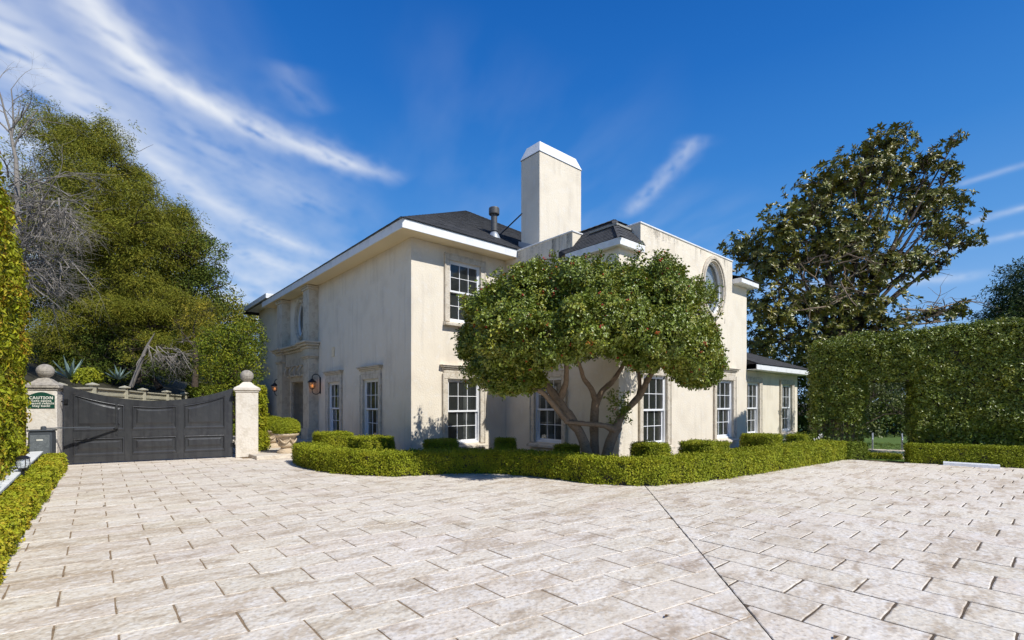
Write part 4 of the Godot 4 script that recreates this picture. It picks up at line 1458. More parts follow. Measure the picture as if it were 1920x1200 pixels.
		var mid := [Vector3(-0.19, 2.0, 0.19), Vector3(0.19, 2.0, 0.19), Vector3(0.19, 2.0, -0.19), Vector3(-0.19, 2.0, -0.19)]
		var hi := [Vector3(-0.10, 2.09, 0.10), Vector3(0.10, 2.09, 0.10), Vector3(0.10, 2.09, -0.10), Vector3(-0.10, 2.09, -0.10)]
		for q in 4:
			var r := (q + 1) % 4
			cp.quad(lo[q], lo[r], mid[r], mid[q])
			cp.quad(mid[q], mid[r], hi[r], hi[q])
		cp.quad(hi[0], hi[1], hi[2], hi[3])
		obj("cap", cp, M.ballstone if k == 0 else M.pillar, p)
		var bl := MB.new()
		bl.lathe([Vector2(0.10, 2.08), Vector2(0.085, 2.10), Vector2(0.09, 2.13)], 20)
		bl.ball(Vector3(0, 2.265, 0), 0.17)
		obj("finial_ball", bl, M.ballstone, p)
	# caution sign on the near pillar
	var so := G0 + Vector3(cos(GT), 0, -sin(GT)) * -0.33 + Vector3(sin(GT), 0, cos(GT)) * 0.277 + Vector3(0, 1.38, 0)
	var sg := thing("caution_sign", "small dark green sign with cream lettering on the stucco gate pillar", "sign", so, GT)
	var outline := PackedVector2Array([Vector2(-0.235, 0), Vector2(0.235, 0), Vector2(0.235, 0.30)])
	for k in 9:
		var t := k / 8.0
		outline.append(Vector2(lerpf(0.19, -0.19, t), 0.315 + 0.065 * sin(PI * t)))
	outline.append(Vector2(-0.235, 0.30))
	var pl := MB.new()
	var idx := Geometry2D.triangulate_polygon(outline)
	for k in range(0, idx.size(), 3):
		var q := [idx[k], idx[k + 1], idx[k + 2]]
		if (outline[q[1]] - outline[q[0]]).cross(outline[q[2]] - outline[q[0]]) < 0: q = [q[0], q[2], q[1]]
		pl.tri(Vector3(outline[q[0]].x, outline[q[0]].y, 0.012), Vector3(outline[q[1]].x, outline[q[1]].y, 0.012), Vector3(outline[q[2]].x, outline[q[2]].y, 0.012))
	for k in outline.size():
		var a := outline[k]
		var b := outline[(k + 1) % outline.size()]
		pl.quad(Vector3(b.x, b.y, 0.012), Vector3(a.x, a.y, 0.012), Vector3(a.x, a.y, 0.0), Vector3(b.x, b.y, 0.0))
	obj("plate", pl, M.sign, sg)
	var font := SystemFont.new()
	font.font_names = PackedStringArray(["Droid Sans"])
	font.font_weight = 700
	for w in [["CAUTION", 0.235, 0.070], ["Gate opens", 0.165, 0.048], ["toward vehicle", 0.105, 0.048], ["Stay back!", 0.045, 0.048]]:
		var tm := TextMesh.new()
		tm.text = w[0]
		tm.font = font
		tm.font_size = 32
		tm.pixel_size = w[2] / 32.0 * 1.35
		tm.depth = 0.004
		var lt2 := obj("lettering", tm, M.letter, sg)
		lt2.position = Vector3(0, w[1] + 0.01, 0.0145)
	# gate opener cabinet and its long arm
	var bo := Vector3(-10.72, 0, -10.98)
	var op := thing("gate_opener", "grey metal gate opener cabinet with a long arm reaching to the gate", "gate opener", bo, GT)
	var cab := MB.new()
	cab.bevel(Vector3(-0.20, 0.0, -0.16), Vector3(0.20, 0.86, 0.16), 0.02)
	obj("cabinet", cab, M.boxframe, op)
	var dr := MB.new()
	dr.bevel(Vector3(-0.165, 0.28, 0.1605), Vector3(0.165, 0.78, 0.172), 0.005)
	obj("cover", dr, M.box, op)
	var lid := MB.new()
	lid.bevel(Vector3(-0.215, 0.8605, -0.175), Vector3(0.215, 0.90, 0.185), 0.012)
	obj("lid", lid, M.boxframe, op)
	var ba := MB.new()
	ba.bevel(Vector3(-0.055, 0.655, 0.1725), Vector3(0.055, 0.685, 0.176), 0.001)
	obj("badge", ba, M.letter, op)
	var ge := op.transform.affine_inverse() * (g.transform * Vector3(1.008, 0.915, 0.11))
	var p0 := Vector3(0.02, 0.925, 0.0)
	var d := (ge - p0)
	var ln := d.length()
	var am := MB.new()
	am.T = Transform3D(Basis(d.normalized(), Vector3.UP, d.normalized().cross(Vector3.UP)).orthonormalized(), p0)
	am.bevel(Vector3(0, -0.012, -0.035), Vector3(ln * 0.62, 0.012, 0.035), 0.004)
	am.bevel(Vector3(ln * 0.56, -0.028, -0.028), Vector3(ln * 0.98, -0.0125, 0.028), 0.004)
	am.lathe([Vector2(0.05, -0.025), Vector2(0.05, 0.03), Vector2(0.03, 0.05), Vector2(0, 0.05)], 14)
	obj("arm", am, M.boxframe, op)

func _pan(c: Array, t: float, ins: float, row: int) -> Vector3:
	var x := lerpf(c[0] + ins, c[1] - ins, t)
	if row == 0: return Vector3(x, 0.64 - ins, 0)
	return Vector3(x, gate_top(lerpf(c[0], c[1], t)) - 0.15 - ins, 0)

# ---------------------------------------------------------------- hedges
var box_leaf: ArrayMesh
var ficus_leaf: ArrayMesh
const BOXC := [Color(0.27, 0.31, 0.018), Color(0.29, 0.325, 0.018), Color(0.32, 0.34, 0.02), Color(0.40, 0.385, 0.024)]
const FICC := [Color(0.175, 0.225, 0.023), Color(0.185, 0.235, 0.023), Color(0.205, 0.25, 0.025), Color(0.28, 0.29, 0.028)]
func hedge_thing(called: String, label: String, poly: PackedVector2Array, group := "", category := "hedge") -> Array:   # poly in the house frame
	var c := Vector2.ZERO
	for p in poly: c += p
	c /= poly.size()
	var t := thing(called, label, category, hw(Vector3(c.x, 0, c.y)), TH, group)
	var q := PackedVector2Array()
	for p in poly: q.append(p - c)
	return [t, q]
func rect(x0: float, z0: float, x1: float, z1: float, r := 0.12) -> PackedVector2Array:   # plan rectangle with cut corners
	return PackedVector2Array([Vector2(x0 + r, z0), Vector2(x1 - r, z0), Vector2(x1, z0 + r), Vector2(x1, z1 - r), Vector2(x1 - r, z1), Vector2(x0 + r, z1), Vector2(x0, z1 - r), Vector2(x0, z0 + r)])
func build_hedges() -> void:
	box_leaf = cluster(16, 0.042, 0.030, 0.018, 1.0, 71)
	ficus_leaf = cluster(11, 0.085, 0.075, 0.034, 0.8, 72)
	# clipped hedge round the planting bed
	var poly := hedge_out.duplicate()
	var inner := hedge_in.duplicate()
	inner.reverse()
	poly.append_array(inner)
	var h := hedge_thing("border_hedge", "long low clipped box hedge curving round the planting bed along the driveway", poly)
	hedge(h[0], h[1], [0.45], 560.0, box_leaf, M.leaf, BOXC, 0.6, 1.6, 0.024, 0.06, 0.02)
	var blocks := [
		[[-1.65, -2.95, -0.75, -1.95], 0.62, "clipped box block nearest the entrance path, beside the narrow far window"],
		[[-1.45, -0.85, -0.55, 0.2], 0.60, "largest clipped box block on the shaded entrance side, below the near narrow window"],
		[[-0.52, 1.45, 0.18, 2.1], 0.60, "clipped box block just past the house corner, in front of the first sunlit window"],
		[[1.05, 2.2, 1.52, 2.68], 0.60, "smallest clipped box cube in the inner corner between the two wall faces"],
		[[1.40, 3.95, 1.92, 4.45], 0.52, "dark shaded box block in the shadow at the foot of the berry tree"],
		[[2.38, 5.35, 3.05, 6.05], 0.60, "clipped box block right of the berry tree trunks, under the shaded wing window"],
		[[3.55, 5.85, 4.55, 6.65], 0.60, "long rounded box block in front of the plain stretch of the wing wall"],
		[[6.95, 5.75, 7.85, 6.60], 0.62, "squared box block below the wing window with the cornice"],
		[[7.70, 6.66, 8.22, 7.10], 0.62, "last box block at the end of the border hedge below the single-storey room"]]
	for b in blocks:
		var r: Array = b[0]
		var q := hedge_thing("box_shrub", b[2], rect(r[0], r[1], r[2], r[3]), "clipped box blocks in the planting bed", "shrub")
		hedge(q[0], q[1], [b[1]], 650.0, box_leaf, M.leaf, BOXC, 0.8, 1.3, 0.02, 0.05, 0.03)
	# low hedge on the left
	var lo := hedge_thing("low_hedge", "low sunlit yellow-green hedge in front of the white-capped garden wall", PackedVector2Array([Vector2(-7.03, -3.15), Vector2(-7.10, 0.5), Vector2(-7.15, 3.0), Vector2(-7.17, 7.5), Vector2(-7.45, 7.5), Vector2(-7.40, 3.0), Vector2(-7.36, 0.5), Vector2(-7.33, -3.3)]))
	var lows := [BOXC[1], BOXC[2], BOXC[3], Color(0.46, 0.36, 0.03)]
	hedge(lo[0], lo[1], [0.34], 800.0, cluster(10, 0.05, 0.045, 0.022, 1.0, 74), M.leaf, lows, 0.8, 1.3, 0.03, 0.05, 0.02)
	# tall hedge on the left
	var tl := PackedVector2Array([Vector2(-7.96, -4.0), Vector2(-7.74, -2.6), Vector2(-7.63, 0.5), Vector2(-7.62, 3.0), Vector2(-7.62, 8.0), Vector2(-9.3, 8.0), Vector2(-9.3, 3.0), Vector2(-9.3, 0.5), Vector2(-9.3, -2.6), Vector2(-9.1, -4.1)])
	var lt := hedge_thing("tall_hedge", "towering sunlit yellow-green hedge behind the low garden wall by the gate", tl)
	var tlc := [Color(0.27, 0.31, 0.016), Color(0.29, 0.325, 0.017), Color(0.33, 0.345, 0.018), Color(0.40, 0.37, 0.022), Color(0.46, 0.29, 0.03)]
	hedge(lt[0], lt[1], [3.2, 3.9, 4.7, 5.0, 5.1, 5.1, 5.0, 4.8, 4.1, 3.5], 330.0, ficus_leaf, M.leaf, tlc, 0.8, 1.35, 0.09, 0.13, 0.02)
	# clipped hedge behind the right-hand pillar
	var ch := hedge_thing("column_hedge", "narrow bright hedge beside the gate pillar at the entrance path", rect(-3.12, -5.4, -2.68, -3.8, 0.1))
	hedge(ch[0], ch[1], [1.95], 330.0, ficus_leaf, M.leaf, tlc.slice(0, 4), 0.7, 1.1, 0.05, 0.08, 0.1)
	var dh := hedge_thing("shaded_hedge", "dark shaded hedge standing against the house beyond the doorway", rect(-3.2, -15.5, -0.6, -13.2, 0.1))
	hedge(dh[0], dh[1], [2.25], 200.0, ficus_leaf, M.leaf, FICC, 0.9, 1.4, 0.06, 0.1, 0.02)
	# tall hedge on the right, with an opening to the pool
	var a := Vector3(9.0, 0, -14.5)
	var e := Vector3(3.77, 0, 2.5)
	var n := Vector3(-2.5, 0, 3.77).normalized() * -1.3
	var Q := func(t0: float, t1: float) -> PackedVector2Array:
		var o := PackedVector2Array()
		for p in [a + e * t0, a + e * t1, a + e * t1 + n, a + e * t0 + n]: o.append(Vector2(p.x, p.z))
		return o
	var rh := thing("pool_hedge", "tall dark clipped hedge on the right with an opening to the pool", "hedge", Vector3.ZERO)
	var rc := [FICC[0], FICC[1], FICC[2], FICC[3]]
	hedge(rh, Q.call(0.02, 0.275), [3.28, 3.40, 3.40, 3.28], 380.0, ficus_leaf, M.gloss, rc, 0.6, 1.2, 0.11, 0.14, 0.02, 1.0)
	hedge(rh, Q.call(0.275, 0.545), [3.40, 3.46, 3.46, 3.40], 380.0, ficus_leaf, M.gloss, rc, 0.6, 1.2, 0.11, 0.14, 2.15)
	hedge(rh, Q.call(0.545, 1.75), [3.46, 3.75, 3.75, 3.46], 380.0, ficus_leaf, M.gloss, rc, 0.6, 1.2, 0.11, 0.14, 0.25)
	for k in 9:
		var t := 0.04 + 0.027 * k if k < 8 else 0.60
		var mb := MB.new()
		var p: Vector3 = a + e * t + n * rf(0.35, 0.6)
		mb.tube([p, p + Vector3(rf(-0.08, 0.08), 0.7, 0), p + Vector3(rf(-0.12, 0.12), 1.5, rf(-0.1, 0.1))], [0.05, 0.045, 0.03], 7)
		obj("trunk", mb, M.bark, rh)
	# low hedge at its foot
	var p0 := ground_at(1708, 868)
	var p1 := ground_at(1920, 878)
	var dd := (p1 - p0).normalized()
	var nn := Vector3(dd.z, 0, -dd.x) * 0.5
	if nn.z > 0: nn = -nn
	var lr := thing("low_hedge", "low dark green hedge at the foot of the tall hedge behind the wheel stop", "hedge", p0)
	var lp := PackedVector2Array()
	for p in [Vector3.ZERO, dd * 6.0, dd * 6.0 + nn, nn]: lp.append(Vector2(p.x, p.z))
	hedge(lr, lp, [0.44], 600.0, box_leaf, M.leaf, [BOXC[0], BOXC[1], BOXC[2]], 0.9, 1.5, 0.02, 0.05, 0.02)
	var sq := ground_at(1608, 862)
	var ls := thing("low_hedge", "short dark hedge block between the border hedge and the pool opening", "hedge", sq)
	hedge(ls, PackedVector2Array([Vector2(-0.24, -0.5), Vector2(0.24, -0.5), Vector2(0.24, 0), Vector2(-0.24, 0)]), [0.42], 600.0, box_leaf, M.leaf, [FICC[0], FICC[1], FICC[2]], 0.9, 1.5, 0.02, 0.05, 0.02)

# ---------------------------------------------------------------- planters and lanterns
func build_planters() -> void:
	var spots := [[hw(Vector3(-2.42, 0.1, -2.75)), "carved stone urn with a clipped ball at the front of the entrance path"], [hw(Vector3(-2.22, 0.1, -4.85)), "carved stone urn farther along the path, beside the narrow hedge"]]
	for q in spots:
		var u := thing("planter_urn", q[1], "urn", q[0], 0.3, "stone urns on the entrance path")
		var b := MB.new()
		b.lathe([Vector2(0.0, 0.0), Vector2(0.235, 0.0), Vector2(0.235, 0.05), Vector2(0.21, 0.06), Vector2(0.20, 0.09), Vector2(0.15, 0.12), Vector2(0.14, 0.15), Vector2(0.17, 0.18)], 28)
		obj("foot", b, M.urn, u)
		var w := MB.new()
		w.lathe([Vector2(0.17, 0.18), Vector2(0.205, 0.20), Vector2(0.215, 0.24), Vector2(0.21, 0.30), Vector2(0.225, 0.38), Vector2(0.265, 0.46), Vector2(0.30, 0.49)], 32)
		obj("bowl", w, M.urn, u)
		var r := MB.new()
		r.lathe([Vector2(0.29, 0.488), Vector2(0.325, 0.495), Vector2(0.335, 0.52), Vector2(0.325, 0.548), Vector2(0.29, 0.555), Vector2(0.27, 0.54), Vector2(0.26, 0.50), Vector2(0.0, 0.50)], 32)
		obj("rim", r, M.urn, u)
		var f := MB.new()
		for k in 6:   # garland swags
			var a0 := TAU * k / 6
			var path := []
			var rad := []
			for i in 9:
				var t := i / 8.0
				var a := a0 + t * TAU / 6
				var y := 0.40 - 0.11 * sin(PI * t)
				var rr := 0.225 + clampf((y - 0.3) * 0.35, 0, 0.05) + 0.008
				path.append(Vector3(cos(a) * rr, y, sin(a) * rr))
				rad.append(0.012 + 0.018 * sin(PI * t))
			f.tube(path, rad, 7)
			f.ball(Vector3(cos(a0) * 0.255, 0.41, sin(a0) * 0.255), 0.022, 10)
		obj("swag", f, M.urn, u)
		var t2 := thing("topiary_ball", "clipped round box ball growing in the urn at the front of the path" if q == spots[0] else "shaded round shrub growing in the urn beside the narrow hedge", "shrub", q[0] + Vector3(0, 0.5, 0), 0.0, "clipped balls in urns")
		var pts := PackedVector3Array()
		var nrm := PackedVector3Array()
		clump(pts, nrm, Vector3(0, 0.22, 0), Vector3(0.36, 0.25, 0.36), 3200, 0.05, 0.12, -0.75)
		spread("foliage", box_leaf, M.leaf, pts, nrm, BOXC, 0.8, 1.3, t2)
		var c := MB.new()
		c.lathe([Vector2(0.10, 0.0), Vector2(0.22, 0.05), Vector2(0.30, 0.17), Vector2(0.29, 0.28), Vector2(0.2, 0.38), Vector2(0.0, 0.41)], 16)
		obj("light_block_core", c, M.core, t2)  # solid core added inside the ball to block light
	for k in 2:
		var o := hw(Vector3(-0.003, 2.2, -6.95) if k == 0 else Vector3(-0.003, 2.2, -11.95))
		var l := thing("wall_lantern", "black curled-arm wall lantern with amber bulb beside the narrow window" if k == 0 else "black wall lantern on the far side of the doorway", "lantern", o, TH + PI / 2.0 + PI, "lanterns beside the front door")
		lantern(l)
func lantern(l: Node3D) -> void:   # z outwards from the wall
	var b := MB.new()
	b.bevel(Vector3(-0.05, -0.34, 0.0), Vector3(0.05, 0.30, 0.03), 0.02)
	obj("backplate", b, M.black, l)
	var a := MB.new()
	var path := []
	for k in 11:
		var t := PI * k / 10.0
		path.append(Vector3(0, 0.27 + 0.13 * sin(t), 0.03 + 0.14 * (1.0 - cos(t))))
	path.append(Vector3(0, 0.22, 0.31))
	var rad := []
	for k in path.size(): rad.append(0.016)
	a.tube(path, rad, 8)
	var p2 := []
	for k in 11:
		var t := PI * k / 10.0
		p2.append(Vector3(0, -0.24 - 0.12 * sin(t), 0.03 + 0.14 * (1.0 - cos(t))))
	p2.append(Vector3(0, -0.17, 0.31))
	rad = []
	for k in p2.size(): rad.append(0.014)
	a.tube(p2, rad, 8)
	obj("scroll_arm", a, M.black, l)
	var o := Vector3(0, 0, 0.31)
	var r := MB.new()
	r.lathe([Vector2(0.175, 0.08), Vector2(0.17, 0.095), Vector2(0.12, 0.15), Vector2(0.065, 0.19), Vector2(0.05, 0.215), Vector2(0.0, 0.24)], 8, o)
	r.lathe([Vector2(0.0, 0.079), Vector2(0.174, 0.0795)], 8, o)
	obj("roof", r, M.black, l)
	var f := MB.new()
	for k in 8:
		var t := TAU * (k + 0.5) / 8
		var d := Vector3(cos(t), 0, -sin(t))
		f.tube([o + d * 0.135 + Vector3.UP * 0.08, o + d * 0.12 - Vector3.UP * 0.04, o + d * 0.07 - Vector3.UP * 0.15], [0.007, 0.007, 0.007], 5)
	f.lathe([Vector2(0.0, -0.19), Vector2(0.03, -0.185), Vector2(0.045, -0.165), Vector2(0.08, -0.15), Vector2(0.08, -0.14), Vector2(0.0, -0.14)], 12, o)
	obj("cage", f, M.black, l)
	var g := MB.new()
	g.lathe([Vector2(0.06, -0.139), Vector2(0.11, -0.04), Vector2(0.125, 0.078)], 16, o)
	var gm := mat(Color(0.9, 0.8, 0.6, 0.12), 0.05)
	gm.transparency = BaseMaterial3D.TRANSPARENCY_ALPHA
	obj("glass", g, gm, l)
	var e := MB.new()
	e.lathe([Vector2(0.0, -0.10), Vector2(0.022, -0.09), Vector2(0.034, -0.04), Vector2(0.026, 0.0), Vector2(0.0, 0.03)], 12, o)
	var em := mat(Color(1.0, 0.75, 0.45), 0.4)
	em.emission_enabled = true
	em.emission = Color(1.0, 0.62, 0.28)
	em.emission_energy_multiplier = 1.0
	obj("bulb", e, em, l)
	var li := OmniLight3D.new()
	li.position = o + Vector3(0, -0.04, 0)
	li.light_color = Color(1.0, 0.68, 0.35)
	li.light_energy = 0.012
	li.light_size = 0.03
	li.omni_range = 6.0
	li.omni_attenuation = 2.0
	li.shadow_enabled = true
	l.add_child(li)

# ---------------------------------------------------------------- berry tree in the bed
func build_holly() -> void:
	var D := 10.2
	var base := at(1118, HY, D)
	base.y = 0.03
	var t := thing("berry_tree", "multi-stemmed evergreen tree with a broad clipped crown of glossy leaves and red berries", "tree", base)
	var P := func(px: float, py: float, dz := 0.0) -> Vector3: return at(px, py, D + dz) - base
	var stems := [
		[[[1112, 895, 0.0], [1101, 850, 0.0], [1089, 815, 0.02], [1064, 778, 0.05], [1044, 748, 0.1], [1026, 722, 0.2], [1000, 690, 0.4], [975, 655, 0.6]], [0.145, 0.12, 0.10, 0.115, 0.10, 0.075, 0.05, 0.02]],
		[[[1050, 750, 0.1], [1058, 728, 0.0], [1062, 705, -0.1], [1060, 660, -0.3], [1050, 610, -0.5]], [0.075, 0.065, 0.055, 0.04, 0.015]],
		[[[1064, 792, -0.05], [1040, 762, -0.15], [1018, 737, -0.3], [998, 727, -0.4], [975, 700, -0.6], [945, 660, -0.8]], [0.06, 0.055, 0.05, 0.04, 0.03, 0.012]],
		[[[1058, 790, -0.06], [1080, 793, -0.10], [1105, 795, -0.14], [1132, 798, -0.12], [1152, 806, -0.05]], [0.045, 0.05, 0.05, 0.055, 0.09]],
		[[[1118, 895, 0.25], [1114, 820, 0.28], [1115, 770, 0.30], [1118, 750, 0.3]], [0.12, 0.095, 0.09, 0.095]],
		[[[1118, 755, 0.3], [1108, 728, 0.25], [1096, 712, 0.2], [1085, 680, 0.1], [1070, 630, 0.0]], [0.07, 0.055, 0.05, 0.035, 0.012]],
		[[[1118, 755, 0.3], [1130, 732, 0.35], [1146, 718, 0.4], [1165, 690, 0.5], [1185, 640, 0.6]], [0.075, 0.06, 0.06, 0.045, 0.015]],
		[[[1128, 898, 0.0], [1138, 850, 0.0], [1150, 815, 0.0], [1158, 798, 0.0]], [0.125, 0.105, 0.11, 0.115]],
		[[[1154, 805, 0.0], [1168, 775, 0.1], [1185, 758, 0.15], [1202, 738, 0.2], [1214, 712, 0.2], [1240, 670, 0.3], [1270, 620, 0.4]], [0.10, 0.07, 0.065, 0.07, 0.06, 0.04, 0.012]],
		[[[1195, 748, 0.2], [1200, 722, 0.3], [1196, 690, 0.4], [1190, 640, 0.6]], [0.05, 0.045, 0.035, 0.012]]]
	var tr := MB.new()
	for s in stems:
		var path := []
		var cv := Curve3D.new()
		for q in s[0]: cv.add_point(P.call(q[0], q[1], q[2]))
		var pts: Array = s[0]
		var rad := []
		# smooth the limb through its points
		for k in pts.size() - 1:
			var p0: Vector3 = cv.get_point_position(max(k - 1, 0))
			var p1: Vector3 = cv.get_point_position(k)
			var p2: Vector3 = cv.get_point_position(k + 1)
			var p3: Vector3 = cv.get_point_position(min(k + 2, pts.size() - 1))
			for j in 4:
				var u := j / 4.0
				path.append(p1.cubic_interpolate(p2, p0, p3, u) + Vector3(rf(-1, 1), rf(-1, 1), rf(-1, 1)) * 0.006)
				rad.append(lerpf(s[1][k], s[1][k + 1], u) * rf(0.92, 1.1))
		path.append(cv.get_point_position(pts.size() - 1))
		rad.append(s[1][pts.size() - 1])
		tr.tube(path, rad, 12)
	obj("trunk", tr, M.bark, t)
	# twigs inside the crown
	var br := MB.new()
	for k in 46:
		var o: Vector3 = P.call(rf(950, 1270), rf(600, 675), rf(-1.0, 1.0))
		var up := Vector3(rf(-1, 1), rf(0.2, 1.0), rf(-1, 1))
		twigs(br, o, up, rf(0.3, 0.55), 0.018, 1, 0.5, 4)
	obj("twigs", br, M.bark, t)
	# crown: lumpy dome, flat below, longer shoots on top
	var pts := PackedVector3Array()
	var nrm := PackedVector3Array()
	var lobes := [[945, 600, 76, 70, 0.0], [930, 680, 66, 58, 0.2], [1000, 565, 72, 62, -0.5], [1015, 640, 85, 58, -1.1], [1060, 560, 72, 60, 0.9], [1100, 570, 92, 72, -0.6], [1130, 610, 95, 58, -1.5], [1165, 562, 78, 64, 0.5], [1215, 575, 82, 80, -0.7], [1235, 540, 52, 46, 0.0], [1225, 640, 80, 55, -1.3], [1278, 612, 58, 56, 0.2], [1298, 668, 58, 54, 0.0], [1085, 625, 70, 50, 1.3], [1200, 625, 80, 52, 1.3], [980, 625, 78, 58, 1.2], [1285, 650, 52, 52, -1.0], [960, 625, 68, 66, -1.0], [905, 640, 45, 50, 0.3], [965, 705, 50, 34, -0.4], [1310, 700, 36, 26, 0.0]]
	for l in lobes:
		var o: Vector3 = P.call(l[0], l[1], l[4])
		var k: float = (D + l[4]) / F
		var r := Vector3(l[2] * k, l[3] * k, max(l[2], l[3]) * k * 1.05)
		clump(pts, nrm, o, r * 0.93, 1500, 0.2, 0.25)
		for q in 14:      # tufts standing out of the mass
			var d := Vector3(rf(-1, 1), rf(-0.7, 1), rf(-1, 1)).normalized()
			clump(pts, nrm, o + Vector3(d.x * r.x, d.y * r.y, d.z * r.z) * rf(0.72, 0.98), r * rf(0.18, 0.30), 130, 0.3, 0.6)
	# shoots
	for k in 190:
		var px := rf(870, 1350)
		var top := 500.0 + 55.0 * pow(absf(px - 1120.0) / 235.0, 2.5) + 28.0 * noise3.get_noise_1d(px * 3.0)
		var o: Vector3 = P.call(px, top + rf(5, 40), rf(-1.0, 1.0))
		var n := rng.randi_range(3, 9)
		var d := Vector3(rf(-0.35, 0.35), 1, rf(-0.35, 0.35)).normalized()
		for j in n:
			pts.append(o + d * 0.055 * j)
			nrm.append(d)
	for q in [[1010, 498], [1085, 492], [1243, 484], [1180, 508], [1300, 545], [930, 545], [1050, 512]]:
		var px0: float = q[0]
		for k in 16:
			var o: Vector3 = P.call(px0 + rf(-16, 16), q[1] + rf(0, 34), rf(-0.3, 0.3))
			for j in 4:
				pts.append(o + Vector3(rf(-0.02, 0.02), 0.05 * j, 0))
				nrm.append(Vector3.UP)
	# suckers at the fork
	for k in 70:
		var o: Vector3 = P.call(1158 + rf(-16, 22) , 795 - rng.randf() * 62, rf(-0.15, 0.1))
		pts.append(o)
		nrm.append(Vector3(rf(-0.5, 0.5), 1, -0.3).normalized())
	spread("foliage", cluster(9, 0.08, 0.060, 0.034, 0.75, 81), M.gloss, pts, nrm, [Color(0.165, 0.215, 0.023), Color(0.175, 0.225, 0.023), Color(0.20, 0.245, 0.025), Color(0.30, 0.30, 0.03)], 0.75, 1.3, t)
	var bp := PackedVector3Array()
	var bn := PackedVector3Array()
	for k in 1500:
		var i := rng.randi_range(0, pts.size() - 1)
		bp.append(pts[i] + nrm[i] * rf(0.02, 0.07))
		bn.append(nrm[i])
	var be := MB.new()
	for k in 4: be.ball(Vector3(rf(-0.022, 0.022), rf(-0.01, 0.02), rf(-0.022, 0.022)), 0.011, 6)
	spread("berries", be.mesh(), M.berry, bp, bn, [Color(0.32, 0.02, 0.008), Color(0.45, 0.05, 0.01), Color(0.5, 0.14, 0.02)], 0.7, 1.4, t)

# ---------------------------------------------------------------- trees on the left
const OLIVE := [Color(0.165, 0.18, 0.018), Color(0.18, 0.19, 0.018), Color(0.205, 0.20, 0.02), Color(0.28, 0.245, 0.024)]
const DARKG := [Color(0.085, 0.12, 0.017), Color(0.09, 0.125, 0.017), Color(0.10, 0.13, 0.018), Color(0.13, 0.15, 0.021)]
func px_tree(called: String, label: String, D: float, foot: Array, lobes: Array, per: float, shape: Mesh, m: Material, cols: Array, smin: float, smax: float, rough := 0.3, shell := 0.55, bark: Material = null, tilt := 0.5, sub := 0) -> Node3D:
	# lobes of [px, py, half width, half height, depth offset]; foot [px, py]
	var base := at(foot[0], foot[1], D)
	var t := thing(called, label, "tree", base)
	var tr := MB.new()
	var top := base
	var big := 0.0
	for l in lobes: big = max(big, float(l[2]))
	var h0: Vector3 = at(lobes[0][0], lobes[0][1], D + lobes[0][4]) - base
	var r0: float = clampf(h0.length() * 0.035, 0.10, 0.42)
	var knee := Vector3(h0.x * 0.25, h0.y * 0.45, h0.z * 0.3)
	tr.tube([Vector3(0, -0.3, 0), knee * 0.4 + Vector3(rf(-0.1, 0.1), 0, 0), knee], [r0 * 1.3, r0, r0 * 0.8], 10)
	var pts := PackedVector3Array()
	var nrm := PackedVector3Array()
	for l in lobes:
		var o: Vector3 = at(l[0], l[1], D + l[4]) - base
		var k: float = (D + l[4]) / F
		var r := Vector3(l[2] * k, l[3] * k, maxf(l[2], l[3]) * k * 0.9)
		var mid := knee.lerp(o, 0.5) + Vector3(rf(-0.3, 0.3), rf(0.1, 0.5), rf(-0.3, 0.3))
		tr.tube([knee, mid, o], [r0 * 0.3, r0 * 0.2, 0.015], 7, false)
		var inside := 5 if big < 200 else 3
		for q in inside: twigs(tr, mid.lerp(o, rf(0.4, 1.0)), (Vector3(rf(-1, 1), rf(-0.3, 1), rf(-1, 1))).normalized(), r.length() * 0.55, r0 * 0.16, 1, 0.5, 4)
		if sub == 0:
			clump(pts, nrm, o, r, int(per * r.x * r.y), rough, shell)
			continue
		for q in sub:      # boughs: smaller tufts set on the lobe, open between them
			var d := Vector3(rf(-1, 1), rf(-0.8, 1), rf(-1, 1)).normalized()
			var c := o + Vector3(d.x * r.x, d.y * r.y, d.z * r.z) * rf(0.45, 0.95)
			var w := r * rf(0.26, 0.46)
			clump(pts, nrm, c, Vector3(w.x, w.y * 0.75, w.z), int(per * r.x * r.y * 1.25 / sub), rough, shell, -0.55)
	obj("trunk", tr, bark if bark else M.darkbark, t)
	spread("foliage", shape, m, pts, nrm, cols, smin, smax, t, tilt)
	return t
